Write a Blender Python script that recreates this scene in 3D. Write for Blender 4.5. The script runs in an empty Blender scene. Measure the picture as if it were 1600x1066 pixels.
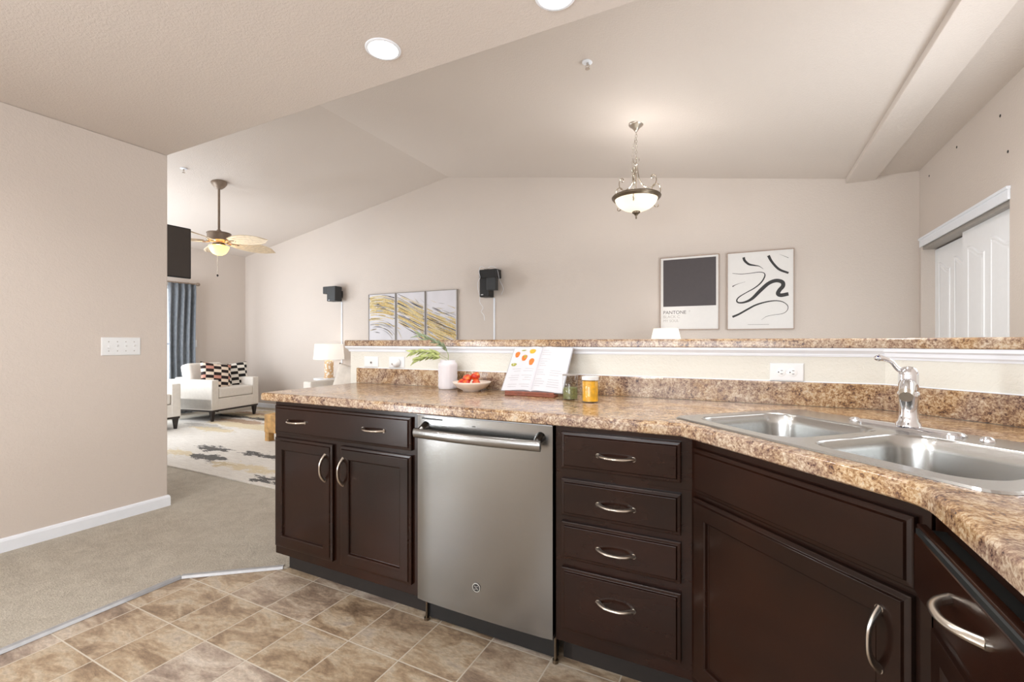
import bpy, bmesh, math, random
from mathutils import Vector, Matrix, geometry
PI = math.pi
R = math.radians
sc = bpy.context.scene
COL = sc.collection

# ------------------------------------------------------------------ camera, world, light, exposure
cam_d = bpy.data.cameras.new('camera')
cam_d.sensor_width = 36
cam_d.lens = 36 * 722 / 1600
cam_d.shift_y = 3 / 1600
cam_d.clip_start = 0.02
cam = bpy.data.objects.new('camera', cam_d)
cam.location = (0, 0, 1.16)
cam.rotation_euler = (R(90), 0, R(26.8))
COL.objects.link(cam)
sc.camera = cam
sc.view_settings.view_transform = 'Standard'
sc.view_settings.look = 'None'
sc.view_settings.gamma = 1
sc.view_settings.use_curve_mapping = False
sc.view_settings.exposure = 0.24
sc.cycles.use_denoising = True
sc.cycles.max_bounces = 10
sc.cycles.diffuse_bounces = 5
sc.cycles.glossy_bounces = 4
sc.cycles.transparent_max_bounces = 12
sc.cycles.sample_clamp_indirect = 6
sc.cycles.caustics_reflective = False
sc.cycles.caustics_refractive = False

world = bpy.data.worlds.new('world')
sc.world = world
world.use_nodes = True
wb = world.node_tree.nodes['Background']
wb.inputs[0].default_value = (0.93, 0.96, 1.0, 1)
wb.inputs[1].default_value = 1.6


def area(name, loc, rot, sx, sy, power, col=(1, 1, 1), spread=180):
    d = bpy.data.lights.new(name, 'AREA')
    d.shape = 'RECTANGLE'
    d.size, d.size_y, d.energy, d.color, d.spread = sx, sy, power, col, R(spread)
    o = bpy.data.objects.new(name, d)
    o.location, o.rotation_euler = loc, [R(a) for a in rot]
    COL.objects.link(o)
    return o


def point(name, loc, power, col, rad):
    d = bpy.data.lights.new(name, 'POINT')
    d.energy, d.color, d.shadow_soft_size = power, col, rad
    o = bpy.data.objects.new(name, d)
    o.location = loc
    COL.objects.link(o)
    return o


DAY = (0.90, 0.955, 1.0)
WARM = (1.0, 0.95, 0.89)
# daylight in the living window; the rest are unseen sources added for brightness
area('fill_kitchen_rear', (-0.7, -2.36, 1.5), (128, 0, 0), 2.4, 1.3, 72, DAY)  # unseen fill added behind the camera, tilted up to brighten the ceiling
area('fill_dishwasher_streak', (-3.70, -1.675, 1.05), (90, 0, -90), 0.34, 2.0, 90, DAY)  # unseen strip source added for the streak on the dishwasher front
area('daylight_living_window', (-8.26, 3.0, 1.25), (90, 0, -90), 1.5, 1.7, 50, DAY)
area('fill_living_side', (-6.9, 1.72, 1.3), (105, 0, 0), 1.8, 1.7, 65, DAY)  # unseen fill added to brighten the back wall and vault
area('fill_dining_right', (1.44, 2.75, 1.05), (90, 0, 90), 1.3, 2.0, 40, DAY)  # unseen fill added from the right side of the dining area

# ------------------------------------------------------------------ node helpers


def S(r, g, b):
    def f(c):
        c /= 255
        return c / 12.92 if c <= 0.04045 else ((c + 0.055) / 1.055) ** 2.4
    return (f(r), f(g), f(b), 1)


class NT:
    def __init__(self, name):
        self.m = bpy.data.materials.new(name)
        self.m.use_nodes = True
        self.t = self.m.node_tree
        self.bsdf = self.t.nodes['Principled BSDF']
        self.out = self.t.nodes['Material Output']

    def n(self, typ, **kw):
        nd = self.t.nodes.new('ShaderNode' + typ)
        for k, v in kw.items():
            if k.startswith('i_'):
                nd.inputs[k[2:].replace('_', ' ')].default_value = v
            else:
                setattr(nd, k, v)
        return nd

    def l(self, a, b):
        self.t.links.new(a, b)

    def coord(self, scale=(1, 1, 1), kind='Object', rot=(0, 0, 0), loc=(0, 0, 0)):
        tc = self.n('TexCoord')
        mp = self.n('Mapping')
        mp.inputs['Scale'].default_value = scale
        mp.inputs['Rotation'].default_value = rot
        mp.inputs['Location'].default_value = loc
        self.l(tc.outputs[kind], mp.inputs['Vector'])
        return mp.outputs['Vector']

    def noise(self, vec, scale, detail=3, rough=0.5, dist=0):
        nz = self.n('TexNoise')
        nz.inputs['Scale'].default_value = scale
        nz.inputs['Detail'].default_value = detail
        nz.inputs['Roughness'].default_value = rough
        nz.inputs['Distortion'].default_value = dist
        if vec is not None:
            self.l(vec, nz.inputs['Vector'])
        return nz.outputs['Fac']

    def ramp(self, fac, stops, interp='LINEAR'):
        r = self.n('ValToRGB')
        cr = r.color_ramp
        cr.interpolation = interp
        while len(cr.elements) < len(stops):
            cr.elements.new(0.5)
        for e, (p, c) in zip(cr.elements, stops):
            e.position = p
            e.color = c if len(c) == 4 else (*c, 1)
        self.l(fac, r.inputs['Fac'])
        return r.outputs['Color']

    def math(self, op, a, b=None, c=None):
        m = self.n('Math', operation=op)
        for i, x in enumerate((a, b, c)):
            if x is None:
                continue
            if isinstance(x, (int, float)):
                m.inputs[i].default_value = x
            else:
                self.l(x, m.inputs[i])
        return m.outputs[0]

    def mix(self, fac, a, b, blend='MIX'):
        m = self.n('MixRGB', blend_type=blend)
        for i, x in zip((0, 1, 2), (fac, a, b)):
            if isinstance(x, (int, float)):
                m.inputs[i].default_value = x
            elif isinstance(x, tuple):
                m.inputs[i].default_value = x
            else:
                self.l(x, m.inputs[i])
        return m.outputs[0]

    def bump(self, h, strength=0.3, dist=0.002):
        b = self.n('Bump')
        b.inputs['Strength'].default_value = strength
        b.inputs['Distance'].default_value = dist
        self.l(h, b.inputs['Height'])
        self.l(b.outputs['Normal'], self.bsdf.inputs['Normal'])

    def base(self, x):
        if isinstance(x, tuple):
            self.bsdf.inputs['Base Color'].default_value = x
        else:
            self.l(x, self.bsdf.inputs['Base Color'])

    def set(self, **kw):
        for k, v in kw.items():
            self.bsdf.inputs[k.replace('_', ' ')].default_value = v


def plain(name, col, rough=0.5, metal=0.0, var=0.06, scale=30, bump=0.0, bscale=200, **kw):
    t = NT(name)
    v = t.coord()
    nz = t.noise(v, scale, 3)
    dark = tuple(c * (1 - var) for c in col[:3]) + (1,)
    lite = tuple(min(1, c * (1 + var)) for c in col[:3]) + (1,)
    t.base(t.ramp(nz, [(0.3, dark), (0.7, lite)]))
    t.set(Roughness=rough, Metallic=metal, **kw)
    if bump:
        t.bump(t.noise(v, bscale, 2), bump)
    return t.m


def paint(name, col, bs=0.35, sc_=70):
    t = NT(name)
    v = t.coord()
    t.base(t.ramp(t.noise(v, 1.3, 2), [(0.3, tuple(c * 0.985 for c in col[:3]) + (1,)), (0.7, col)]))
    t.set(Roughness=0.6)
    t.set(Specular_IOR_Level=0.35)
    h = t.ramp(t.noise(v, sc_, 3, 0.55, 0.6), [(0.4, (0, 0, 0)), (0.6, (1, 1, 1))])
    t.bump(h, bs, 0.0015)
    return t.m


M = {}
M['wall'] = paint('greige_wall_paint', S(208, 198, 190))
M['wall_pale'] = paint('pale_cream_half_wall', S(222, 221, 213))  # half wall gets a lighter base than the other walls
M['ceiling'] = paint('ceiling_paint', S(212, 203, 196), 0.5, 90)
M['white'] = plain('white_trim_paint', S(234, 239, 247), 0.35, var=0.01)
M['white_plastic'] = plain('white_plastic', S(236, 238, 240), 0.3, var=0.01)
M['door_white'] = plain('door_white_paint', S(243, 246, 250), 0.4, var=0.01)


def granite():
    t = NT('brown_speckled_laminate')
    v = t.coord()
    w = t.noise(t.coord(scale=(1, 1, 1)), 9, 4, 0.6, 1.2)
    big = t.noise(v, 5, 3, 0.6, 0.5)
    fine = t.noise(v, 150, 5, 0.68, 0.5)
    mid = t.noise(v, 42, 4, 0.6, 0.8)
    f = t.math('ADD', t.math('MULTIPLY', fine, 0.6), t.math('MULTIPLY', mid, 0.4))
    f = t.math('ADD', f, t.math('MULTIPLY', t.math('SUBTRACT', w, 0.5), 0.22))
    c = t.ramp(f, [(0.37, S(66, 48, 42)), (0.42, S(112, 84, 64)), (0.47, S(144, 110, 76)), (0.53, S(176, 146, 110)),
                   (0.60, S(202, 182, 152)), (0.67, S(152, 138, 128))])
    c2 = t.ramp(f, [(0.38, S(70, 54, 52)), (0.43, S(124, 98, 86)), (0.49, S(152, 128, 108)), (0.56, S(184, 164, 142)),
                    (0.64, S(206, 194, 176))])
    t.base(t.mix(t.ramp(big, [(0.42, (0, 0, 0)), (0.58, (1, 1, 1))]), c, c2))
    t.set(Roughness=0.2)
    t.bump(fine, 0.03, 0.0004)
    return t.m


M['granite'] = granite()


def espresso():
    t = NT('espresso_stained_wood')
    v = t.coord(scale=(1, 1, 3))
    g = t.noise(v, 7, 4, 0.55, 0.3)
    b = t.noise(t.coord(), 2.5, 2)
    c = t.ramp(g, [(0.25, S(21, 11, 8)), (0.75, S(33, 18, 12))])
    t.base(t.mix(t.ramp(b, [(0.35, (0, 0, 0)), (0.75, (0.5, 0.5, 0.5))]), c, S(54, 25, 13)))
    t.set(Roughness=0.22)
    t.set(Specular_IOR_Level=0.30)
    return t.m


M['wood'] = espresso()
M['kick'] = plain('dark_toe_kick', S(30, 23, 19), 0.75, var=0.1)
M['black'] = plain('black_plastic', S(22, 22, 23), 0.4, var=0.1)
M['speaker'] = plain('charcoal_speaker_plastic', S(42, 44, 46), 0.5, var=0.1, bump=0.3, bscale=600)


def steel(name, col, rough, sx=(1, 1, 260), aniso=0.0, bs=0.06):
    t = NT(name)
    v = t.coord(scale=sx)
    g = t.noise(v, 6, 3, 0.6)
    t.base(t.ramp(g, [(0.2, tuple(c * 0.93 for c in col[:3]) + (1,)), (0.8, col)]))
    t.set(Metallic=1.0, Roughness=rough, Anisotropic=aniso)
    if bs:
        t.bump(g, bs, 0.0006)
    return t.m


M['steel'] = steel('brushed_stainless_steel', S(142, 142, 141), 0.22, (1.5, 1.5, 320), 0.0, 0.12)
M['sink'] = steel('satin_sink_steel', S(186, 186, 184), 0.24, (1, 160, 1), 0.0, 0.04)
M['chrome'] = plain('polished_chrome', S(225, 226, 230), 0.07, 1.0, var=0.01)
M['nickel'] = plain('brushed_nickel', S(205, 198, 188), 0.25, 1.0, var=0.03)
M['bronze_rim'] = plain('antique_nickel', S(122, 110, 95), 0.35, 1.0, var=0.15)
M['arm_metal'] = plain('satin_nickel', S(182, 172, 156), 0.22, 1.0, var=0.1)
M['badge_grey'] = plain('badge_silver', S(176, 174, 170), 0.4, 0.0, var=0.02)
M['alu'] = plain('aluminium_strip', S(176, 178, 182), 0.45, 0.5, var=0.08)


def tile_mat():
    t = NT('slate_look_vinyl_tile')
    tc = t.n('TexCoord')
    sp = t.n('SeparateXYZ')
    t.l(tc.outputs['Object'], sp.inputs[0])
    tx = t.math('MULTIPLY', t.math('ADD', sp.outputs[0], 2.125), 1 / 0.2485)
    ty = t.math('MULTIPLY', t.math('ADD', sp.outputs[1], -1.318), 1 / 0.2510)
    fx, fy = t.math('FRACT', tx), t.math('FRACT', ty)
    ix, iy = t.math('FLOOR', tx), t.math('FLOOR', ty)
    ex = t.math('MINIMUM', fx, t.math('SUBTRACT', 1, fx))
    ey = t.math('MINIMUM', fy, t.math('SUBTRACT', 1, fy))
    e = t.math('MINIMUM', ex, ey)
    grout = t.math('LESS_THAN', e, 0.010)
    cb = t.n('CombineXYZ')
    t.l(ix, cb.inputs[0])
    t.l(iy, cb.inputs[1])
    wn = t.n('TexWhiteNoise', noise_dimensions='3D')
    t.l(cb.outputs[0], wn.inputs['Vector'])
    # per-tile shifted stone figure
    sc2 = t.n('VectorMath', operation='SCALE')
    sc2.inputs['Scale'].default_value = 7.3
    t.l(wn.outputs['Color'], sc2.inputs[0])
    add = t.n('VectorMath', operation='ADD')
    t.l(t.coord(rot=(0, 0, R(-35)), scale=(1.0, 2.3, 1)), add.inputs[0])
    t.l(sc2.outputs[0], add.inputs[1])
    g = t.noise(add.outputs[0], 4.6, 9, 0.68, 0.55)
    c = t.ramp(g, [(0.30, S(100, 82, 66)), (0.42, S(140, 119, 97)), (0.5, S(166, 146, 121)), (0.58, S(180, 165, 144)), (0.7, S(162, 150, 138))])
    cg = t.ramp(g, [(0.30, S(122, 106, 94)), (0.45, S(150, 134, 122)), (0.55, S(178, 164, 150)), (0.7, S(200, 190, 178))])
    c = t.mix(t.ramp(wn.outputs['Value'], [(0.35, (0, 0, 0)), (0.8, (0.9, 0.9, 0.9))]), c, cg)
    fine = t.noise(t.coord(rot=(0, 0, R(-35)), scale=(1, 2.2, 1)), 38, 6, 0.75, 0.4)
    c = t.mix(0.85, c, t.ramp(fine, [(0.3, (0.32, 0.32, 0.32)), (0.7, (0.68, 0.68, 0.68))]), 'OVERLAY')
    t.base(t.mix(grout, c, S(196, 188, 174)))
    t.set(Roughness=0.38)
    h = t.math('ADD', t.math('MULTIPLY', g, 0.6), t.math('MULTIPLY', t.math('MINIMUM', t.math('MULTIPLY', e, 40), 1), 0.5))
    t.bump(h, 0.25, 0.002)
    return t.m


M['tile'] = tile_mat()


def carpet():
    t = NT('beige_cut_pile_carpet')
    v = t.coord()
    f = t.noise(v, 150, 4, 0.75)
    b = t.noise(v, 9, 5, 0.7, 0.6)
    c = t.ramp(f, [(0.3, S(164, 155, 140)), (0.7, S(236, 228, 214))])
    t.base(t.mix(0.35, c, t.ramp(b, [(0.35, S(190, 181, 166)), (0.65, S(230, 222, 208))])))
    t.set(Roughness=0.95)
    t.set(Specular_IOR_Level=0.1)
    t.bump(t.math('ADD', f, t.math('MULTIPLY', b, 1.6)), 1.0, 0.012)
    return t.m


M['carpet'] = carpet()


def rug():
    t = NT('abstract_pile_rug')
    v = t.coord()
    sp = t.n('SeparateXYZ')
    nz = t.n('TexNoise')
    nz.inputs['Scale'].default_value = 7
    nz.inputs['Detail'].default_value = 6
    nz.inputs['Roughness'].default_value = 0.7
    t.l(t.coord(scale=(0.8, 2.2, 1)), nz.inputs['Vector'])
    off = t.n('VectorMath', operation='SUBTRACT')
    off.inputs[1].default_value = (0.5, 0.5, 0.5)
    t.l(nz.outputs['Color'], off.inputs[0])
    sc2 = t.n('VectorMath', operation='SCALE')
    sc2.inputs['Scale'].default_value = 0.5
    t.l(off.outputs[0], sc2.inputs[0])
    ad = t.n('VectorMath', operation='ADD')
    t.l(v, ad.inputs[0])
    t.l(sc2.outputs[0], ad.inputs[1])
    t.l(ad.outputs[0], sp.inputs[0])

    def blobs(lst):
        acc = None
        for x, y, rx, ry in lst:
            a = t.math('POWER', t.math('DIVIDE', t.math('SUBTRACT', sp.outputs[0], x), rx), 2)
            b = t.math('POWER', t.math('DIVIDE', t.math('SUBTRACT', sp.outputs[1], y), ry), 2)
            m = t.math('LESS_THAN', t.math('ADD', a, b), 1)
            acc = m if acc is None else t.math('MAXIMUM', acc, m)
        return acc
    # rug local coordinates (origin = rug centre -5.4, 3.77)
    gold = blobs([(-0.9, -0.10, 0.45, 0.09), (-0.7, 0.25, 0.9, 0.12), (-1.1, 0.85, 1.2, 0.16), (0.0, -1.05, 0.5, 0.06), (-0.2, -1.22, 0.25, 0.05), (1.3, -1.1, 0.5, 0.07), (-1.2, 1.2, 0.7, 0.1)])
    rust = blobs([(-1.1, 0.45, 0.6, 0.10), (-1.25, 1.0, 0.9, 0.09)])
    blk = blobs([(0.28, -0.78, 0.30, 0.075), (0.60, -1.02, 0.26, 0.09), (1.02, -0.72, 0.30, 0.06), (-1.4, 0.7, 1.0, 0.07), (1.85, -1.25, 0.2, 0.05)])
    grey = blobs([(-1.2, 0.0, 0.5, 0.08), (0.9, -1.1, 0.3, 0.04)])
    f = t.noise(v, 120, 4, 0.7)
    lines = t.noise(t.coord(scale=(2, 26, 1)), 3, 4, 0.7)
    c = t.ramp(lines, [(0.3, S(206, 200, 192)), (0.6, S(232, 228, 221))])
    c = t.mix(t.math('MULTIPLY', grey, 0.6), c, S(150, 145, 142))
    c = t.mix(t.math('MULTIPLY', gold, 0.6), c, S(208, 184, 124))
    c = t.mix(t.math('MULTIPLY', rust, 0.75), c, S(150, 104, 48))
    c = t.mix(t.math('MULTIPLY', blk, 0.95), c, S(34, 27, 25))
    t.base(t.mix(0.12, c, t.ramp(f, [(0.3, (0, 0, 0)), (0.7, (1, 1, 1))])))
    t.set(Roughness=0.95)
    t.bump(f, 0.6, 0.003)
    return t.m


M['rug'] = rug()
M['fabric'] = plain('white_upholstery_fabric', S(226, 221, 214), 0.9, var=0.03, bump=0.4, bscale=500)
M['darkmetal'] = plain('dark_base_wood', S(44, 36, 33), 0.5, var=0.1)
M['tv'] = plain('matte_screen', S(66, 58, 54), 0.35, var=0.02)


def curtain_mat():
    t = NT('slate_blue_curtain_cloth')
    v = t.coord(scale=(1, 1, 0.3))
    t.base(t.ramp(t.noise(v, 60, 3), [(0.3, S(106, 112, 120)), (0.7, S(130, 136, 143))]))
    t.set(Roughness=0.8)
    t.bump(t.noise(v, 400, 2), 0.3)
    return t.m


M['curtain'] = curtain_mat()


def emis(name, col, strength, base=(0.8, 0.8, 0.8, 1)):
    t = NT(name)
    t.base(base)
    t.bsdf.inputs['Emission Color'].default_value = col
    t.bsdf.inputs['Emission Strength'].default_value = strength
    return t.m


M['lens'] = emis('lit_lamp_lens', (1.0, 0.97, 0.92, 1), 9)


def shade(name, col, strength, ecol, trans=0.25):
    t = NT(name)
    nz = t.noise(t.coord(), 5, 3, 0.6, 0.6)
    t.base(col)
    t.set(Roughness=0.35)
    tr = t.n('BsdfTranslucent')
    tr.inputs['Color'].default_value = col
    mx = t.n('MixShader')
    mx.inputs[0].default_value = trans
    t.l(t.bsdf.outputs[0], mx.inputs[1])
    t.l(tr.outputs[0], mx.inputs[2])
    t.l(mx.outputs[0], t.out.inputs['Surface'])
    t.l(t.ramp(nz, [(0.35, tuple(c * 0.75 for c in ecol[:3]) + (1,)), (0.65, ecol)]), t.bsdf.inputs['Emission Color'])
    t.bsdf.inputs['Emission Strength'].default_value = strength
    return t.m


M['bowl_glass'] = shade('frosted_alabaster_glass', S(232, 214, 188), 0.30, (1, 0.86, 0.66, 1), 0.10)
M['amber_glass'] = shade('amber_frosted_glass', S(234, 196, 120), 0.5, (1, 0.70, 0.28, 1), 0.12)
M['lampshade'] = shade('white_linen_lampshade', S(236, 232, 226), 0.42, (1, 0.97, 0.93, 1))


def glass(name='clear_glass', col=(0.96, 0.98, 0.98, 1)):
    t = NT(name)
    tr = t.n('BsdfTransparent')
    tr.inputs['Color'].default_value = col
    gl = t.n('BsdfGlossy')
    gl.inputs['Roughness'].default_value = 0.03
    fr = t.n('LayerWeight')
    mx = t.n('MixShader')
    t.l(t.math('ADD', t.math('MULTIPLY', t.math('POWER', fr.outputs['Facing'], 4), 0.5), 0.04), mx.inputs[0])
    t.l(tr.outputs[0], mx.inputs[1])
    t.l(gl.outputs[0], mx.inputs[2])
    t.l(mx.outputs[0], t.out.inputs['Surface'])
    return t.m


M['glass'] = glass()
M['pane'] = glass('window_glass')
M['vase'] = plain('white_ribbed_ceramic', S(212, 208, 212), 0.35, var=0.02)
M['ceramic'] = plain('cream_ceramic', S(226, 212, 200), 0.3, var=0.04)
M['leaf'] = plain('green_leaf', S(158, 168, 104), 0.5, var=0.3, scale=60)
M['leaf2'] = plain('grey_green_leaf', S(126, 138, 108), 0.5, var=0.3, scale=60)
M['stem'] = plain('green_stem', S(150, 165, 110), 0.5)
M['mahogany'] = plain('reddish_wood', S(122, 62, 40), 0.35, var=0.2, scale=60)
M['paper'] = plain('white_paper', S(200, 199, 204), 0.6, var=0.01)
M['ink'] = plain('grey_ink', S(158, 158, 163), 0.8)
M['black_ink'] = plain('black_ink', S(44, 43, 44), 0.6, var=0.03)
M['pale_ink'] = plain('pale_grey_ink', S(178, 174, 170), 0.7)
M['charcoal_print'] = plain('charcoal_print', S(70, 64, 66), 0.55, var=0.03)
M['poster_paper'] = plain('poster_paper', S(222, 220, 218), 0.5, var=0.01)
M['frame_wood'] = plain('thin_wood_frame', S(160, 138, 122), 0.4, var=0.1)
M['frame_grey'] = plain('grey_metal_frame', S(150, 144, 138), 0.4, var=0.05)
M['canvas'] = plain('pale_lilac_canvas', S(212, 210, 216), 0.6, var=0.06, scale=4)
M['gold1'] = plain('gold_paint', S(190, 160, 84), 0.45, var=0.25, scale=40)
M['gold2'] = plain('ochre_paint', S(206, 186, 130), 0.5, var=0.2, scale=40)
M['dark_paint'] = plain('umber_paint', S(58, 42, 36), 0.5, var=0.3, scale=40)
M['grey_paint'] = plain('grey_paint', S(160, 158, 158), 0.5, var=0.1, scale=40)
M['green_fill'] = plain('green_herb_paste', S(112, 112, 66), 0.6, var=0.35, scale=120)
M['yellow_fill'] = plain('yellow_preserve', S(224, 164, 20), 0.35, var=0.25, scale=50)
M['plate'] = plain('white_plate_plastic', S(228, 230, 232), 0.3, var=0.01)
M['slot'] = plain('dark_slot', S(30, 30, 30), 0.5)
M['rawwood'] = plain('raw_golden_timber', S(190, 146, 84), 0.6, var=0.35, scale=14)
M['blade'] = plain('cream_fan_blade', S(216, 198, 172), 0.5, var=0.12, scale=30)
M['fan_metal'] = plain('taupe_fan_metal', S(140, 124, 110), 0.4, 0.3, var=0.1)
M['gap_shade'] = plain('shadow_gap_black', S(16, 20, 20), 0.6)
M['green_red'] = plain('colour_dot', S(60, 60, 110), 0.4)


def fruit():
    t = NT('orange_red_fruit_skin')
    g = t.noise(t.coord(), 30, 2, 0.5, 0.6)
    t.base(t.ramp(g, [(0.40, S(176, 36, 20)), (0.5, S(208, 84, 34)), (0.6, S(226, 150, 70))]))
    t.set(Roughness=0.35)
    return t.m


M['fruit'] = fruit()


def checker(name, c1, c2, third=None):
    t = NT(name)
    tc = t.n('TexCoord')
    sp = t.n('SeparateXYZ')
    t.l(tc.outputs['Object'], sp.inputs[0])
    x = t.math('FLOOR', t.math('MULTIPLY', t.math('ADD', sp.outputs[0], 1.0), 1 / 0.105))
    z = t.math('FLOOR', t.math('MULTIPLY', t.math('ADD', sp.outputs[2], 1.0), 1 / 0.048))
    par = t.math('MODULO', t.math('ADD', x, z), 2)
    cb = t.n('CombineXYZ')
    t.l(x, cb.inputs[0])
    t.l(z, cb.inputs[1])
    wn = t.n('TexWhiteNoise', noise_dimensions='3D')
    t.l(cb.outputs[0], wn.inputs['Vector'])
    light = c2
    if third:
        light = t.mix(t.math('GREATER_THAN', wn.outputs['Value'], 0.5), c2, third)
    t.base(t.mix(par, c1, light))
    t.set(Roughness=0.9)
    return t.m


M['pillow_bw'] = checker('black_white_block_weave', S(22, 20, 20), S(232, 228, 220))
M['pillow_pink'] = checker('black_pink_block_weave', S(34, 20, 20), S(232, 214, 196), S(196, 140, 124))
M['pillow_cream'] = plain('cream_marbled_cloth', S(224, 216, 206), 0.9, var=0.1, scale=9)

# ------------------------------------------------------------------ geometry helpers


class MB:
    def __init__(self):
        self.v, self.f, self.mi = [], [], []
        self.cur = 0

    def add(self, vs, fs, mat=None):
        o = len(self.v)
        self.v += [Vector(p) for p in vs]
        self.f += [tuple(i + o for i in f) for f in fs]
        self.mi += [self.cur] * len(fs)

    def box(self, x0, x1, y0, y1, z0, z1):
        self.add([(x0, y0, z0), (x1, y0, z0), (x1, y1, z0), (x0, y1, z0), (x0, y0, z1), (x1, y0, z1), (x1, y1, z1), (x0, y1, z1)],
                 [(0, 3, 2, 1), (4, 5, 6, 7), (0, 1, 5, 4), (1, 2, 6, 5), (2, 3, 7, 6), (3, 0, 4, 7)])
        return self

    def prism(self, pts, lo, hi, axis='z'):
        """polygon pts (2D) extruded between lo and hi along axis (z: xy, y: xz, x: yz)"""
        def P(p, h):
            return {'z': (p[0], p[1], h), 'y': (p[0], h, p[1]), 'x': (h, p[0], p[1])}[axis]
        n = len(pts)
        vs = [P(p, lo) for p in pts] + [P(p, hi) for p in pts]
        tri = geometry.tessellate_polygon([[Vector((p[0], p[1], 0)) for p in pts]])
        fs = [tuple(reversed(t)) for t in tri] + [tuple(i + n for i in t) for t in tri]
        fs += [(i, (i + 1) % n, (i + 1) % n + n, i + n) for i in range(n)]
        self.add(vs, fs)
        return self

    def lathe(self, prof, seg=32, c=(0, 0, 0), axis=None):
        """prof: list of (r, z); revolved about z through c (axis: optional direction of the z axis)"""
        rot = Vector((0, 0, 1)).rotation_difference(Vector(axis).normalized()).to_matrix() if axis else None
        vs, fs = [], []
        for r, z in prof:
            for k in range(seg):
                a = 2 * PI * k / seg
                p = Vector((r * math.cos(a), r * math.sin(a), z))
                if rot:
                    p = rot @ p
                vs.append(p + Vector(c))
        for i in range(len(prof) - 1):
            for k in range(seg):
                k2 = (k + 1) % seg
                fs.append((i * seg + k, i * seg + k2, (i + 1) * seg + k2, (i + 1) * seg + k))
        if prof[0][0] > 1e-6:
            fs.append(tuple(reversed(range(seg))))
        if prof[-1][0] > 1e-6:
            fs.append(tuple((len(prof) - 1) * seg + k for k in range(seg)))
        self.add(vs, fs)
        return self

    def cyl(self, c, r, z0, z1, seg=24, axis=None):
        return self.lathe([(r, z0), (r, z1)], seg, c, axis)

    def tube(self, path, rad, seg=10, flat=1.0, closed=False):
        path = [Vector(p) for p in path]
        n = len(path)
        if not hasattr(rad, '__len__'):
            rad = [rad] * n
        vs, fs = [], []
        prev = None
        for i, p in enumerate(path):
            if closed:
                d = path[(i + 1) % n] - path[i - 1]
            else:
                d = path[min(i + 1, n - 1)] - path[max(i - 1, 0)]
            d = d.normalized() if d.length > 1e-9 else Vector((0, 0, 1))
            if prev is None:
                up = Vector((0, 0, 1)) if abs(d.z) < 0.9 else Vector((1, 0, 0))
                a = d.cross(up).normalized()
            else:
                a = (prev - d * prev.dot(d)).normalized()
            prev = a
            b = d.cross(a).normalized()
            for k in range(seg):
                t = 2 * PI * k / seg
                vs.append(p + a * (rad[i] * math.cos(t)) + b * (rad[i] * flat * math.sin(t)))
        m = n if closed else n - 1
        for i in range(m):
            j = (i + 1) % n
            for k in range(seg):
                k2 = (k + 1) % seg
                fs.append((i * seg + k, j * seg + k, j * seg + k2, i * seg + k2))
        if not closed:
            fs.append(tuple(range(seg)))
            fs.append(tuple(reversed([(n - 1) * seg + k for k in range(seg)])))
        self.add(vs, fs)
        return self

    def sphere(self, c, r, seg=20, sx=1, sy=1, sz=1):
        prof = [(r * math.sin(PI * i / (seg // 2)), -r * math.cos(PI * i / (seg // 2))) for i in range(seg // 2 + 1)]
        o = len(self.v)
        self.lathe([(max(a, 1e-5), b) for a, b in prof], seg, (0, 0, 0))
        for i in range(o, len(self.v)):
            p = self.v[i]
            self.v[i] = Vector((p.x * sx + c[0], p.y * sy + c[1], p.z * sz + c[2]))
        return self

    def rings(self, w, h, rings, x0=0.0, z0=0.0):
        """raised / sunken rectangular panel facing -y. rings: (inset, depth towards -y)"""
        vs, fs = [], []
        for ins, d in rings:
            a, b, c, e = x0 + ins, x0 + w - ins, z0 + ins, z0 + h - ins
            vs += [(a, -d, c), (b, -d, c), (b, -d, e), (a, -d, e)]
        n = len(rings)
        for i in range(n - 1):
            for k in range(4):
                k2 = (k + 1) % 4
                fs.append((i * 4 + k, i * 4 + k2, (i + 1) * 4 + k2, (i + 1) * 4 + k))
        fs.append((3, 2, 1, 0))
        L = (n - 1) * 4
        fs.append((L, L + 1, L + 2, L + 3))
        self.add(vs, fs)
        return self

    def ribbon(self, pts, wid, origin, ux, uz, nrm, lift=0.001):
        """flat painted stroke on a plane: pts 2D, widths"""
        o, ux, uz, nrm = Vector(origin), Vector(ux), Vector(uz), Vector(nrm)
        P = [Vector((p[0], p[1])) for p in pts]
        vs, fs = [], []
        for i, p in enumerate(P):
            d = P[min(i + 1, len(P) - 1)] - P[max(i - 1, 0)]
            d = d.normalized() if d.length else Vector((1, 0))
            nn = Vector((-d.y, d.x))
            for s in (1, -1):
                q = p + nn * (wid[i] / 2 * s)
                vs.append(o + ux * q.x + uz * q.y + nrm * lift)
        for i in range(len(P) - 1):
            fs.append((2 * i, 2 * i + 1, 2 * i + 3, 2 * i + 2))
        self.add(vs, fs)
        return self

    def mv(self, mat, start=0):
        for i in range(start, len(self.v)):
            self.v[i] = mat @ self.v[i]
        return self

    def obj(self, name, mats, parent=None, smooth=False, bevel=0.0, seg=2, loc=None, rot=None, fix=True):
        me = bpy.data.meshes.new(name)
        me.from_pydata([tuple(p) for p in self.v], [], self.f)
        if not isinstance(mats, (list, tuple)):
            mats = [mats]
        for m in mats:
            me.materials.append(M[m])
        for p, mi in zip(me.polygons, self.mi):
            p.material_index = mi
        if fix:
            bm = bmesh.new()
            bm.from_mesh(me)
            bmesh.ops.remove_doubles(bm, verts=bm.verts, dist=1e-6)
            bmesh.ops.recalc_face_normals(bm, faces=bm.faces)
            bm.to_mesh(me)
            bm.free()
        me.update()
        o = bpy.data.objects.new(name, me)
        COL.objects.link(o)
        if parent is not None:
            o.parent = parent
        if loc:
            o.location = loc
        if rot:
            o.rotation_euler = rot
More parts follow.
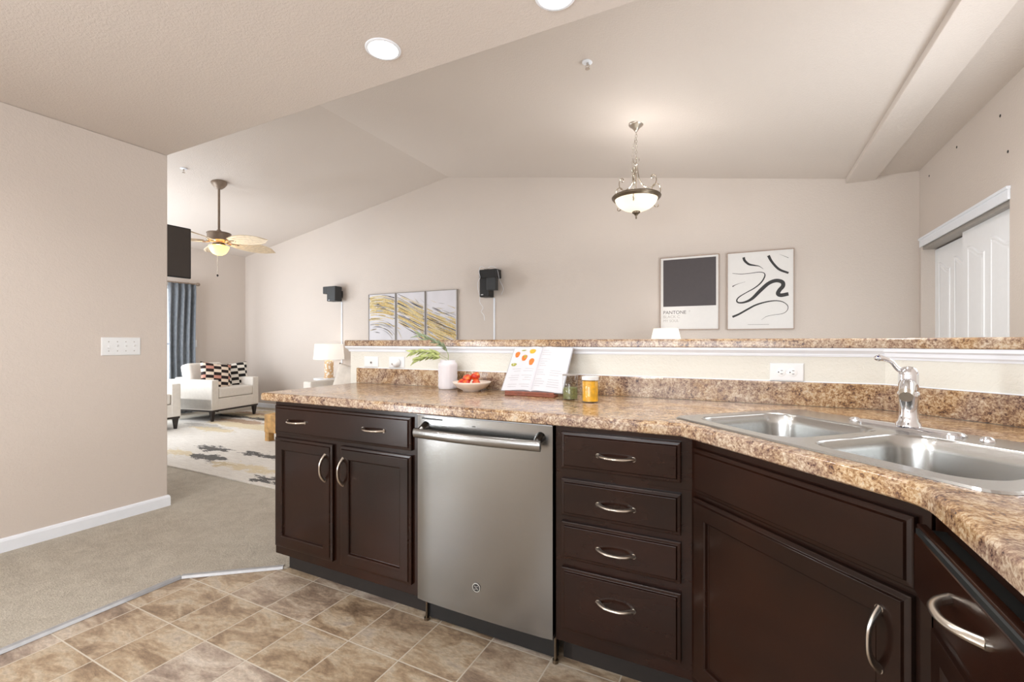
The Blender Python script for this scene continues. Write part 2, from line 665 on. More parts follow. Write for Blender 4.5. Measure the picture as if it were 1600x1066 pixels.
        if bevel:
            b = o.modifiers.new('bevel', 'BEVEL')
            b.width, b.segments, b.limit_method, b.angle_limit = bevel, seg, 'ANGLE', R(40)
        if smooth:
            for p in me.polygons:
                p.use_smooth = True
            if smooth != 'all':
                try:
                    me.set_sharp_from_angle(angle=R(40))
                except Exception:
                    pass
        return o


def empty(name, label, cat, loc=(0, 0, 0), rz=0.0, group=None):
    o = bpy.data.objects.new(name, None)
    COL.objects.link(o)
    o.location = loc
    o.rotation_euler = (0, 0, rz)
    return tag(o, label, cat, group)


def tag(o, label, cat, group=None, kind=None):
    o['label'], o['category'] = label, cat
    if group:
        o['group'] = group
    if kind:
        o['kind'] = kind
    return o


def struct(o):
    o['kind'] = 'structure'
    return o


def smooth_path(pts, n=8):
    """Catmull-Rom through the points"""
    P = [Vector(p) for p in pts]
    P = [P[0] * 2 - P[1]] + P + [P[-1] * 2 - P[-2]]
    out = []
    for i in range(1, len(P) - 2):
        for k in range(n):
            t = k / n
            a, b, c, d = P[i - 1], P[i], P[i + 1], P[i + 2]
            out.append(0.5 * ((2 * b) + (c - a) * t + (2 * a - 5 * b + 4 * c - d) * t * t + (3 * b - a - 3 * c + d) * t ** 3))
    out.append(P[-2])
    return out


def inset_poly(pts, d):
    """inset a CCW polygon by d (negative = outset)"""
    n = len(pts)
    out = []
    for i in range(n):
        p0, p1, p2 = Vector(pts[i - 1]), Vector(pts[i]), Vector(pts[(i + 1) % n])
        e1, e2 = (p1 - p0).normalized(), (p2 - p1).normalized()
        n1, n2 = Vector((-e1.y, e1.x)), Vector((-e2.y, e2.x))
        b = n1 + n2
        out.append(tuple(p1 + b * (d / max(0.2, b.dot(n1)))))
    return out


def rrect(x0, x1, y0, y1, r, seg=6):
    pts = []
    for cx, cy, a0 in ((x1 - r, y0 + r, -90), (x1 - r, y1 - r, 0), (x0 + r, y1 - r, 90), (x0 + r, y0 + r, 180)):
        for k in range(seg + 1):
            a = R(a0 + 90 * k / seg)
            pts.append((cx + r * math.cos(a), cy + r * math.sin(a)))
    return pts


def slab(mb, poly, z0, z1, r, hole=None, seg=5):
    """thick slab with a rounded edge, optional hole"""
    n = len(poly)
    rings = [(0, z0)] + [(0, z1 - r)] if r else [(0, z0)]
    if r:
        rings = [(r * 0.3, z0), (0, z0 + r * 0.3)]
        for k in range(seg + 1):
            a = PI / 2 * k / seg
            rings.append((r - r * math.cos(a), z1 - r + r * math.sin(a)))
    vs, fs = [], []
    for ins, z in rings:
        vs += [(p[0], p[1], z) for p in (inset_poly(poly, ins) if ins else poly)]
    for i in range(len(rings) - 1):
        for k in range(n):
            k2 = (k + 1) % n
            fs.append((i * n + k, i * n + k2, (i + 1) * n + k2, (i + 1) * n + k))
    top = len(rings) - 1
    m = len(hole) if hole else 0
    hb = len(vs)
    if hole:
        vs += [(p[0], p[1], z0) for p in hole] + [(p[0], p[1], z1) for p in hole]
        for k in range(m):
            k2 = (k + 1) % m
            fs.append((hb + k2, hb + k, hb + m + k, hb + m + k2))
    for ri, hoff in ((0, hb), (top, hb + m)):
        outer = [Vector((vs[ri * n + k][0], vs[ri * n + k][1], 0)) for k in range(n)]
        loops = [outer] + ([[Vector((p[0], p[1], 0)) for p in hole]] if hole else [])
        for t in geometry.tessellate_polygon(loops):
            fs.append(tuple(ri * n + i if i < n else hoff + i - n for i in t))
    mb.add(vs, fs)
    return mb


def sweep(path, prof):
    """sweep a closed profile (offset to the right of travel, z) along an xy path with mitred corners"""
    mb = MB()
    P = [Vector(p) for p in path]
    n, m = len(P), len(prof)
    vs, fs = [], []
    for i, p in enumerate(P):
        d1 = (P[i] - P[i - 1]).normalized() if i else (P[1] - P[0]).normalized()
        d2 = (P[i + 1] - P[i]).normalized() if i < n - 1 else d1
        n1, n2 = Vector((d1.y, -d1.x)), Vector((d2.y, -d2.x))
        b = n1 + n2
        b = b / b.dot(n1)
        for o, z in prof:
            vs.append((p.x + b.x * o, p.y + b.y * o, z))
    for i in range(n - 1):
        for k in range(m):
            k2 = (k + 1) % m
            fs.append((i * m + k, i * m + k2, (i + 1) * m + k2, (i + 1) * m + k))
    fs.append(tuple(range(m)))
    fs.append(tuple(reversed([(n - 1) * m + k for k in range(m)])))
    mb.add(vs, fs)
    return mb


def text(name, body, size, mat, parent, loc, rot, extrude=0.0004):
    cu = bpy.data.curves.new(name, 'FONT')
    cu.body, cu.size, cu.extrude = body, size, extrude
    cu.materials.append(M[mat])
    tmp = bpy.data.objects.new(name, cu)
    COL.objects.link(tmp)
    dg = bpy.context.evaluated_depsgraph_get()
    me = bpy.data.meshes.new_from_object(tmp.evaluated_get(dg))
    bpy.data.objects.remove(tmp)
    if not me.materials:
        me.materials.append(M[mat])
    o = bpy.data.objects.new(name, me)
    COL.objects.link(o)
    o.parent, o.location, o.rotation_euler = parent, loc, rot
    return o


def copy_tree(o, parent=None):
    c = o.copy()
    COL.objects.link(c)
    c.parent = parent
    for ch in list(o.children):
        copy_tree(ch, c)
    return c


# ------------------------------------------------------------------ the room
BW = 5.38          # back wall
RX, RZ, SL = -3.72, 3.487, 0.166   # ridge


def vault(x):
    return RZ - SL * abs(x - RX)


LX, CX = -8.22, 1.40
KC = 2.487
# floors
fl = MB()
tile_poly = [(-2.49, -2.5), (1.06, -2.5), (1.06, 2.2), (-2.10, 2.2), (-2.10, 1.60), (-2.49, 1.30)]
fl.prism(tile_poly, -0.1, 0.0)
struct(fl.obj('floor_tile', 'tile'))
fl = MB()
fl.prism([(-3.8, -2.5), (-2.49, -2.5), (-2.49, 1.30), (-2.10, 1.60), (-2.10, 2.2), (1.06, 2.2), (1.06, 1.5), (1.7, 1.5), (1.7, 5.5), (-8.35, 5.5), (-8.35, 1.65), (-3.8, 1.65)], -0.1, 0.008)
struct(fl.obj('floor_carpet', 'carpet'))
# metal strip between carpet and tile
prof = [(-0.012, 0.0), (-0.012, 0.011), (0.0, 0.015), (0.012, 0.012), (0.020, 0.001)]
struct(sweep([(-2.49, -2.4), (-2.49, 1.298)], prof).obj('trim_1', 'alu', bevel=0.001))
struct(sweep([(-2.487, 1.305), (-2.125, 1.597)], prof).obj('trim_2', 'alu', bevel=0.001))

# back wall (gable)
w = MB()
w.prism([(LX - 0.12, 0), (CX + 0.4, 0), (CX + 0.4, 2.85), (0.86, 2.85), (0.86, vault(0.86) + 0.05), (RX, RZ + 0.1), (LX - 0.12, vault(LX) + 0.05)], BW, BW + 0.12, 'y')
struct(w.obj('wall_back', 'wall'))
# kitchen left wall
w = MB()
w.box(-3.77, -3.65, -1.50, 1.82, 0, KC)
w.box(-3.77, -3.65, -2.5, -1.85, 0, KC)
w.box(-3.77, -3.65, -1.85, -1.50, 2.08, KC)
struct(w.obj('wall_left', 'wall', bevel=0.006))
# living side wall with an added opening for the fill light
w = MB()
w.box(LX, -7.8, 1.70, 1.82, 0, 3.6)
w.box(-6.0, -3.77, 1.70, 1.82, 0, 3.6)
w.box(-7.8, -6.0, 1.70, 1.82, 0, 0.45)
w.box(-7.8, -6.0, 1.70, 1.82, 2.15, 3.6)
struct(w.obj('wall_living_side', 'wall'))
# far left wall with the window
w = MB()
w.box(LX - 0.12, LX, 1.6, 2.2, 0, 2.9)
w.box(LX - 0.12, LX, 4.28, BW, 0, 2.9)
w.box(LX - 0.12, LX, 2.2, 4.28, 0, 0.4)
w.box(LX - 0.12, LX, 2.2, 4.28, 2.08, 2.9)
struct(w.obj('wall_far_left', 'wall'))
# wall over the kitchen ceiling edge
w = MB()
w.prism([(-3.77, KC + 0.10), (1.6, KC + 0.10), (1.6, 3.7), (-3.77, 3.7)], 1.72, 1.82, 'y')
struct(w.obj('wall_over_kitchen', 'wall'))
# right closet wall: opening y 3.78..5.30, z to 2.02; added opening for the unseen fill light y 2.1..3.4
w = MB()
w.box(CX, CX + 0.12, 5.30, BW, 0, 2.75)
w.box(CX, CX + 0.12, 3.78, 5.30, 2.02, 2.75)
w.box(CX, CX + 0.12, 3.42, 3.78, 0, 2.75)
w.box(CX, CX + 0.12, 2.08, 3.42, 2.08, 2.75)
w.box(CX, CX + 0.12, 1.5, 2.08, 0, 2.75)
struct(w.obj('wall_right', 'wall'))
w = MB()
w.box(CX + 0.5, CX + 0.56, 3.6, 5.5, 0, 2.75)
w.box(CX + 0.12, CX + 0.5, 3.6, 3.66, 0, 2.75)
w.box(CX + 0.12, CX + 0.5, 3.6, 5.5, 2.2, 2.26)
struct(w.obj('wall_closet', 'wall'))
# kitchen right and rear walls
w = MB()
w.box(0.935, 1.055, -2.5, 1.56, 0, KC)
w.box(1.055, CX, 1.5, 1.60, 0, 2.75)
struct(w.obj('wall_kitchen_right', 'wall'))
w = MB()
w.box(-3.65, -3.5, -2.52, -2.4, 0, KC)
w.box(-3.5, -2.5, -2.52, -2.4, 0, KC)
w.box(-2.5, -1.9, -2.52, -2.4, 0, KC)
w.box(-1.9, 0.5, -2.52, -2.4, 0, 0.85)
w.box(-1.9, 0.5, -2.52, -2.4, 2.15, KC)
w.box(0.5, 0.935, -2.52, -2.4, 0, KC)
struct(w.obj('wall_kitchen_rear', 'wall'))
# ceilings
c = MB()
c.box(-3.77, 1.6, -2.52, 1.82, KC, KC + 0.12)
struct(c.obj('ceiling', 'ceiling', bevel=0.006))
c = MB()
c.prism([(LX - 0.12, vault(LX) - SL * 0.12), (RX, RZ), (0.87, vault(0.87)), (0.87, vault(0.87) + 0.1), (RX, RZ + 0.12), (LX - 0.12, vault(LX) + 0.1)], 1.60, BW + 0.1, 'y')
struct(c.obj('ceiling_vaulted', 'ceiling'))
c = MB()
c.box(0.87, 1.7, 1.5, BW + 0.1, 2.715, 2.85)
struct(c.obj('ceiling_flat', 'ceiling'))
c = MB()
c.box(0.855, 1.085, 1.72, BW, 2.682, 2.80)
struct(c.obj('beam', 'ceiling', bevel=0.004))

# half wall under the bar and its moulding
wl = [(-2.235, 2.155), (0.463, 2.155), (0.935, 1.683)]
w = MB()
w.prism([(-2.235, 2.155), (0.463, 2.155), (0.935, 1.683), (0.935, 1.56), (1.055, 1.56), (1.055, 1.733), (0.513, 2.275), (-2.235, 2.275)], 0, 1.14)
struct(w.obj('wall_half', 'wall_pale'))
mprof = [(-0.004, 1.106), (0.006, 1.106), (0.009, 1.112), (0.010, 1.118), (0.020, 1.127), (0.024, 1.131), (0.024, 1.14), (-0.004, 1.14)]
struct(sweep([(-2.235, 2.255), (-2.235, 2.155), (0.459, 2.155)], mprof).obj('trim_3', 'white'))
mprof2 = [(-0.004, 1.098), (0.004, 1.098), (0.006, 1.104), (0.012, 1.110), (0.014, 1.122), (0.024, 1.128), (0.024, 1.14), (-0.004, 1.14)]
struct(sweep([(0.467, 2.151), (0.92, 1.698)], mprof2).obj('trim_4', 'white'))

# baseboards
bp = [(0, 0.0), (0.013, 0.0), (0.013, 0.068), (0.009, 0.080), (0.003, 0.085), (0, 0.085)]
struct(sweep([(-3.65, -1.48), (-3.65, 1.82), (-3.77, 1.82)][::1], [(a, b) for a, b in bp]).obj('baseboard_left', 'white'))
struct(sweep([(LX, 1.84), (LX, BW), (CX, BW)], bp).obj('baseboard_back', 'white'))

# window in the far wall
f = MB()
for a, b, c_, d in ((2.2, 2.25, 0.4, 2.08), (4.23, 4.28, 0.4, 2.08), (2.25, 4.23, 0.4, 0.45), (2.25, 4.23, 2.03, 2.08), (3.21, 3.26, 0.45, 2.03), (2.25, 4.23, 1.13, 1.16)):
    f.box(LX - 0.09, LX - 0.03, a, b, c_, d)
win = struct(f.obj('window_1', 'white', bevel=0.003))
g = MB()
g.box(LX - 0.063, LX - 0.058, 2.25, 4.23, 0.45, 2.03)
g.obj('window_pane', 'pane', win)

# closet: header, jamb, two sliding doors, track
h = MB()
h.box(1.388, CX, 3.77, 5.335, 2.012, 2.088)
h.box(1.380, CX, 3.765, 5.34, 2.074, 2.092)
struct(h.obj('trim_5', 'white', bevel=0.002))
h = MB()
h.box(1.392, CX + 0.001, 5.30, 5.335, 0.09, 2.012)
struct(h.obj('trim_6', 'wall', bevel=0.002))
h = MB()
h.box(1.405, 1.515, 3.78, 5.30, 1.985, 2.02)
struct(h.obj('trim_7', 'frame_grey'))


def closet_door(name, y0, y1, x, hgt):
    root = MB()
    root.box(x, x + 0.035, y0, y1, 0.03, hgt)
    o = struct(root.obj(name, 'door_white', bevel=0.002))
    n = 2
    wdt = (y1 - y0 - 0.10 * 3 + 0.04) / n
    for k in range(n):
        a = y0 + 0.09 + k * (wdt + 0.08)
        b = a + wdt
        for z0, z1 in ((0.22, 0.80), (0.95, hgt - 0.20)):
            pts = [(a, z0), (b, z0), (b, z1)]
            if z1 > 1.2:
                # cathedral arch rising to the door's middle
                m = []
                for i in range(13):
                    t = i / 12
                    s = 0.5 - 0.5 * math.cos(PI * min(1, max(0, t * 1.25 - 0.12)))
                    m.append((b + (a - b) * t, z1 + 0.075 * (s if k == 0 else 1 - s) * (1 if True else 0)))
                if k == 0:
                    m = [(b + (a - b) * t, z1 + 0.075 * (0.5 + 0.5 * math.cos(PI * min(1, max(0, t * 1.25 - 0.12))))) for t in [i / 12 for i in range(13)]]
                pts = [(a, z0), (b, z0)] + m
            else:
                pts = [(a, z0), (b, z0), (b, z1), (a, z1)]
            pl = MB()
            r0 = pts
            loops = [(r0, 0.0), (inset_poly(r0, 0.008), 0.006), (inset_poly(r0, 0.018), 0.0055), (inset_poly(r0, 0.026), 0.001), (inset_poly(r0, 0.04), 0.004)]
            vs, fs = [], []
            nn = len(r0)
            for lp, d in loops:
                vs += [(x - d, p[0], p[1]) for p in lp]
            for i in range(len(loops) - 1):
                for q in range(nn):
                    q2 = (q + 1) % nn
                    fs.append((i * nn + q, i * nn + q2, (i + 1) * nn + q2, (i + 1) * nn + q))
            for t in geometry.tessellate_polygon([[Vector((p[0], p[1], 0)) for p in loops[-1][0]]]):
                fs.append(tuple((len(loops) - 1) * nn + i for i in t))
            pl.add(vs, fs)
            pl.obj('door_panel', 'door_white', o)
    return o


closet_door('door_1', 4.54, 5.30, 1.487, 1.975)
closet_door('door_2', 3.785, 4.594, 1.445, 1.985)

# ------------------------------------------------------------------ cabinets
DOOR_T = 0.020


def pull(parent, loc, vertical=False, w=0.118):
    n = 17
    path, rad = [], []
    for i in range(n):
        t = i / (n - 1) * 2 - 1
        path.append((t * w / 2, 0.001 - 0.032 * (1 - abs(t) ** 2.6), 0))
        rad.append(0.0062 + 0.0034 * abs(t) ** 2)
    mb = MB()
    mb.tube(path, rad, 10, 0.75)
    for s in (-1, 1):
        mb.cyl((s * w / 2, 0, 0), 0.0078, 0, 0.003, 14, (0, -1, 0))
    return mb.obj('handle', 'nickel', parent, smooth=True, loc=loc, rot=(0, PI / 2, 0) if vertical else None)


def slab_front(parent, name, x0, z0, w, h):
    mb = MB()
    mb.rings(w, h, [(0, 0.0), (0, 0.012), (0.003, 0.0135), (0.011, 0.0145), (0.014, 0.020)], x0, z0)
    return mb.obj(name, 'wood', parent, bevel=0.0008)


def shaker(parent, name, x0, z0, w, h, rail=0.058):
    mb = MB()
    mb.rings(w, h, [(0, 0.0), (0, 0.012), (0.003, 0.0135), (0.011, 0.0145), (0.014, 0.020), (rail - 0.004, 0.020), (rail, 0.017), (rail + 0.003, 0.009)], x0, z0)
    return mb.obj(name, 'wood', parent, bevel=0.0008)


def cabinet(label, loc, rz, w, depth, body_poly=None, x_kick=(0, 0)):
    t = empty('base_cabinet', label, 'cabinet', loc, rz)
    b = MB()
    if body_poly:
        b.prism(body_poly, 0.11, 0.70)
        b.box(0, w, 0, 0.02, 0.70, 0.874)
    else:
        b.box(0, w, 0, depth, 0.11, 0.70)
        b.box(0, w, 0, 0.02, 0.70, 0.874)
        b.box(0, 0.018, 0.02, depth, 0.70, 0.874)
    b.obj('cabinet_body', 'wood', t, bevel=0.001)
    k = MB()
    k.box(x_kick[0], w - x_kick[1], 0.078, 0.096, 0, 0.11)
    k.obj('toe_kick', 'kick', t)
    return t


FY = 1.533
c1 = cabinet('dark brown two-door cabinet with one wide drawer, left end of the counter', (-2.10, FY, 0), 0, 0.893, 0.60, x_kick=(0.0, 0))
d = slab_front(c1, 'drawer', 0.012, 0.712, 0.852, 0.139)
pull(d, (0.178, -0.020, 0.780))
pull(d, (0.664, -0.020, 0.784))
d = shaker(c1, 'door', 0.012, 0.155, 0.397, 0.537)
pull(d, (0.370, -0.020, 0.584), True)
d = shaker(c1, 'door', 0.457, 0.155, 0.407, 0.537)
pull(d, (0.484, -0.020, 0.580), True)

c2 = cabinet('dark brown cabinet with a stack of four drawers beside the dishwasher', (-0.60, FY, 0), 0, 0.458, 0.60)
for z0, z1 in ((0.723, 0.851), (0.559, 0.688), (0.409, 0.538), (0.160, 0.378)):
    d = slab_front(c2, 'drawer', 0.025, z0, 0.396, z1 - z0)
    pull(d, (0.218, -0.020, (z0 + z1) / 2 - (0.005 if z1 - z0 < 0.2 else -0.022)))

# diagonal sink cabinet: local x along e1, y along e2
E1, E2 = Vector((1, -1)) / math.sqrt(2), Vector((1, 1)) / math.sqrt(2)


def de(e1, e2, z=0.0):
    p = E1 * e1 + E2 * e2
    return (p.x, p.y, z)


DC = 1.385 / math.sqrt(2)     # frame plane e2
x0 = -1.190                   # e1 where the face frame starts (meets Y=1.533)
wdiag = 0.635
c3 = cabinet('dark brown diagonal corner cabinet under the steel sink', de(x0, DC), -PI / 4, wdiag, 0.45,
             [(0, 0), (wdiag, 0), (wdiag - 0.04, 0.03), (wdiag - 0.04, 0.42), (0.05, 0.42), (0.05, 0.05)])
slab_front(c3, 'false_drawer_front', 0.022, 0.706, 0.592, 0.134)
d = shaker(c3, 'door', 0.018, 0.140, 0.592, 0.550, 0.060)
pull(d, (0.560, -0.020, 0.585), True)

# right run, faces -X ; local x -> -Y
c4 = cabinet('dark brown cabinet at the right frame edge with its drawer slightly pulled out', (0.303, 1.078, 0), -PI / 2, 0.545, 0.60)
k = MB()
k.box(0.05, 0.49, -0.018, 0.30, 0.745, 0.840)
d = slab_front(c4, 'drawer', 0.035, 0.718, 0.470, 0.126)
d.location = (0, -0.022, 0)
pull(d, (0.262, -0.020, 0.794), False, 0.112)
k.obj('drawer_box', 'gap_shade', d)  # box coloured black to put shade into the gap above the drawer
d = shaker(c4, 'door', 0.035, 0.155, 0.470, 0.53)
pull(d, (0.47, -0.020, 0.60), True)

# ------------------------------------------------------------------ dishwasher
dw = empty('dishwasher', 'stainless steel dishwasher with a curved bar handle between dark cabinets', 'dishwasher', (-0.9035, 1.515, 0))
b = MB()
b.box(-0.293, 0.293, 0.03, 0.60, 0.10, 0.865)
b.obj('tub_body', 'black', dw)
p = MB()
n = 16
vs, fs = [], []
# gently bowed front panel
prof = []
for i in range(n + 1):
    x = -0.297 + 0.594 * i / n
    y = -0.006 * (1 - (2 * i / n - 1) ** 2) - (0 if 0 < i < n else -0.003)
    prof.append((x, y))
poly = prof + [(0.297, 0.028), (-0.297, 0.028)]
p.prism(poly, 0.112, 0.866)
p.obj('door_panel', 'steel', dw, smooth=True, bevel=0.002)
v_ = MB()
v_.box(-0.27, -0.262, -0.0045, -0.0005, 0.852, 0.857)
v_.box(-0.258, -0.248, -0.0045, -0.0005, 0.852, 0.857)
v_.box(-0.244, -0.168, -0.0055, -0.0005, 0.851, 0.857)
v_.obj('control_vent', 'black', dw)
s_ = MB()
s_.box(-0.297, 0.297, -0.002, 0.028, 0.8665, 0.869)
s_.obj('top_edge', 'alu', dw)
text('model_mark', 'ooo', 0.010, 'slot', dw, (-0.03, -0.0063, 0.838), (PI / 2, 0, 0), 0.0003)
hd = MB()
path, rad = [], []
for i in range(25):
    t = i / 24 * 2 - 1
    path.append((t * 0.272, -0.048 - 0.016 * (1 - abs(t) ** 2.0), 0.803))
    rad.append(0.011)
hd.tube(path, rad, 20, 1.75)
for s in (-1, 1):
    hd.tube([(s * 0.252, 0.004, 0.822), (s * 0.252, -0.018, 0.816), (s * 0.254, -0.048, 0.806)], [0.022, 0.017, 0.012], 14)
hd.obj('handle', 'steel', dw, smooth=True)
tk = MB()
tk.box(-0.290, 0.290, 0.060, 0.080, 0.012, 0.112)
tk.obj('toe_panel', 'black', dw)
for s in (-1, 1):
    ft = MB()
    ft.cyl((s * 0.288, 0.052, 0), 0.011, 0, 0.012, 12)
    ft.cyl((s * 0.288, 0.052, 0), 0.005, 0.012, 0.10, 10)
    ft.obj('leveling_foot', 'bronze_rim', dw, smooth=True)
bd = MB()
bd.lathe([(0.0001, 0.0), (0.0165, 0.0), (0.0175, 0.002), (0.0150, 0.0034), (0.0140, 0.002), (0.0001, 0.002)], 28, (-0.010, -0.0065, 0.229), (0, -1, 0))
bo = bd.obj('round_badge', 'badge_grey', dw, smooth=True)
dk = MB()
dk.cyl((-0.010, -0.0065, 0.229), 0.0138, 0, 0.0024, 24, (0, -1, 0))
dk.obj('badge_disc', 'black', bo)
mg = MB()
for s in (1, -1):
    pth = []
    for i in range(22):
        a = i / 21 * 1.75 * PI + (0.25 * PI)
        rr = 0.0046 * (1 - 0.35 * i / 21)
        pth.append((-0.010 + s * (0.0042 + rr * math.cos(a)), -0.0093, 0.229 + s * rr * 1.5 * math.sin(a)))
    mg.tube(pth, 0.00055, 6)
mg.tube([(-0.017, -0.0093, 0.236), (-0.010, -0.0093, 0.229), (-0.003, -0.0093, 0.222)], 0.0006, 6)
for k in range(4):
    a = PI / 4 + k * PI / 2
    mg.tube([(-0.010 + 0.0095 * math.cos(a + q * 0.3), -0.0093, 0.229 + 0.0095 * math.sin(a + q * 0.3)) for q in (-1, -0.3, 0.3, 1)], 0.00055, 6)
mg.obj('monogram', 'badge_grey', bo, smooth=True)

# ------------------------------------------------------------------ countertop, backsplash, bar top
SC = (-0.87, 1.2525)   # sink centre (e1, e2)
ct = [(-2.148, 1.487), (-0.175, 1.487)]
ct += [(0.245, 1.067), (0.258, 1.052), (0.268, 1.034), (0.274, 1.012), (0.276, 0.99)]
ct += [(0.276, -0.45), (0.915, -0.45), (0.915, 1.675), (0.455, 2.135), (-2.16, 2.135)]
hole = []
for px, py in rrect(SC[0] - 0.40, SC[0] + 0.40, SC[1] - 0.255, SC[1] + 0.255, 0.05):
    q = de(px, py)
    hole.append((q[0], q[1]))
top = empty('countertop', 'brown speckled stone-look countertop running from the left end round the sink corner', 'countertop')
mb = MB()
slab(mb, ct, 0.875, 0.914, 0.012, hole)
mb.obj('worktop', 'granite', top, smooth=True)
sp = sweep([(-2.165, 2.135), (0.455, 2.135), (0.915, 1.675)], [(0, 0.914), (0, 1.000), (-0.004, 1.005), (-0.019, 1.005), (-0.019, 0.914)])
sp.obj('backsplash', 'granite', top)
ck = sweep([(-2.160, 2.135), (0.455, 2.135), (0.915, 1.675)], [(-0.0165, 1.0045), (-0.0165, 1.0075), (-0.020, 1.0085), (-0.020, 1.0045)])
ck.obj('caulk_line', 'white', top)

bt = MB()
slab(bt, [(-2.268, 2.137), (-2.256, 2.125), (0.450, 2.125), (0.870, 1.705), (1.131, 1.966), (0.617, 2.480), (-2.256, 2.480), (-2.268, 2.468)], 1.1405, 1.1775, 0.010)
bar = bt.obj('bar_top', 'granite', smooth=True)
tag(bar, 'long raised bar ledge of brown speckled laminate on the half wall', 'bar ledge')

# ------------------------------------------------------------------ sink
sk = empty('sink', 'stainless steel double-bowl sink set in the counter corner', 'sink', de(SC[0], SC[1], 0.914), -PI / 4)
W2, H2 = 0.42, 0.2785
bowls = [(-0.375, -0.018, -0.232, 0.140), (0.018, 0.375, -0.232, 0.140)]
rim = MB()
outer = rrect(-W2, W2, -H2, H2, 0.045, 6)
o1 = rrect(-W2 + 0.006, W2 - 0.006, -H2 + 0.006, H2 - 0.006, 0.041, 6)
nn = len(outer)
vs = [(p[0], p[1], 0.0005) for p in outer] + [(p[0], p[1], 0.0045) for p in o1]
fs = [(k, (k + 1) % nn, (k + 1) % nn + nn, k + nn) for k in range(nn)]
holes = [rrect(a, b_, c_, d_, 0.075, 8) for a, b_, c_, d_ in bowls]
loops = [[Vector((p[0], p[1], 0)) for p in o1]] + [[Vector((p[0], p[1], 0)) for p in h_] for h_ in holes]
idx = list(range(nn, 2 * nn))
for h_ in holes:
    st = len(vs)
    vs += [(p[0], p[1], 0.0045) for p in h_]
    idx += list(range(st, st + len(h_)))
for t in geometry.tessellate_polygon(loops):
    fs.append(tuple(idx[i] for i in t))
rim.add(vs, fs)
rim.obj('sink_rim', 'sink', sk)
for bi, (a, b_, c_, d_) in enumerate(bowls):
    bm_ = MB()
    prof = [(0.0, 0.0045), (0.0, 0.0045), (0.003, 0.003), (0.006, -0.002), (0.010, -0.03), (0.016, -0.13), (0.024, -0.155), (0.040, -0.170), (0.065, -0.176)]
    vs, fs = [], []
    m = None
    for ins, z in prof:
        lp = rrect(a + ins, b_ - ins, c_ + ins, d_ - ins, max(0.012, 0.075 - ins * 0.5), 8)
        m = len(lp)
        vs += [(p[0], p[1], z) for p in lp]
    for i in range(1, len(prof) - 1):
        for k in range(m):
            fs.append((i * m + k, i * m + (k + 1) % m, (i + 1) * m + (k + 1) % m, (i + 1) * m + k))
    fs.append(tuple((len(prof) - 1) * m + k for k in range(m)))
    bm_.add(vs, fs)
    bo = bm_.obj('basin', 'sink', sk, smooth='all', fix=False)
    bo.data.update()
    dr = MB()
    cx, cy = (a + b_) / 2, (c_ + d_) / 2
    dr.lathe([(0.0001, -0.1755), (0.020, -0.1755), (0.028, -0.1725), (0.045, -0.1735), (0.045, -0.178)], 28, (cx, cy, 0))
    dr.obj('drain', 'chrome', bo, smooth=True)
# sink-hole covers on the deck
for x_, r_ in ((-0.165, 0.013), (0.155, 0.012)):
    hc = MB()
    hc.lathe([(r_ * 1.25, 0.0045), (r_ * 1.2, 0.009), (r_ * 0.7, 0.014), (0.0001, 0.016)], 20, (x_, 0.215, 0))
    hc.obj('hole_cover', 'chrome', sk, smooth=True)

# ------------------------------------------------------------------ faucet (swung to face the camera side)
fpos = de(-0.885, 1.463, 0.9186)
fc = empty('faucet', 'polished chrome single-lever faucet on the sink deck', 'faucet', fpos, 0)
pl = MB()
bpv = rrect(-0.135, 0.130, -0.030, 0.030, 0.029, 8)
n = len(bpv)
vs, fs = [], []
for ins, z in ((0, 0), (0, 0.004), (0.006, 0.009), (0.016, 0.011)):
    vs += [(p[0], p[1], z) for p in rrect(-0.135 + ins, 0.130 - ins, -0.030 + ins, 0.030 - ins, 0.029 - ins, 8)]
for i in range(3):
    for k in range(n):
        fs.append((i * n + k, i * n + (k + 1) % n, (i + 1) * n + (k + 1) % n, (i + 1) * n + k))
fs.append(tuple(3 * n + k for k in range(n)))
fs.append(tuple(reversed(range(n))))
pl.add(vs, fs)
o = pl.obj('base_plate', 'chrome', fc, smooth=True)
o.rotation_euler = (0, 0, -PI / 4)
bd = MB()
bd.lathe([(0.030, 0.009), (0.028, 0.016), (0.0235, 0.024), (0.0215, 0.05), (0.0225, 0.085), (0.0245, 0.092), (0.0245, 0.102), (0.0215, 0.106), (0.0225, 0.112), (0.0228, 0.150), (0.0215, 0.160), (0.017, 0.169), (0.010, 0.174), (0.0001, 0.176)], 36)
bd.obj('faucet_body', 'chrome', fc, smooth=True)
dirv = Vector((-0.27, -0.96, 0)).normalized()
spt = MB()
pth = smooth_path([Vector((0, 0, 0.122)), dirv * 0.035 + Vector((0, 0, 0.127)), dirv * 0.075 + Vector((0, 0, 0.126)), dirv * 0.115 + Vector((0, 0, 0.117)), dirv * 0.132 + Vector((0, 0, 0.109))], 5)
spt.tube(pth, [0.0185 - 0.003 * i / (len(pth) - 1) for i in range(len(pth))], 20)
so = spt.obj('spout', 'chrome', fc, smooth=True)
nz = MB()
nz.tube([dirv * 0.130 + Vector((0, 0, 0.110)), dirv * 0.144 + Vector((0, 0, 0.102))], [0.0165, 0.0150], 20)
nz.obj('spray_head', 'nickel', so, smooth=True)
lv = MB()
pth = smooth_path([(-0.004, 0.006, 0.155), (-0.022, 0.008, 0.168), (-0.036, 0.008, 0.187), (-0.054, 0.006, 0.196), (-0.066, 0.004, 0.198)], 6)
lv.tube(pth, [0.0105 - 0.004 * math.sin(PI * i / (len(pth) - 1)) + 0.0015 * i / (len(pth) - 1) for i in range(len(pth))], 14, 0.8)
lv.sphere((-0.067, 0.004, 0.198), 0.0105, 16, 1, 1, 0.8)
lo = lv.obj('lever', 'chrome', fc, smooth=True)
dt = MB()
dt.sphere((-0.069, -0.004, 0.202), 0.003, 10)
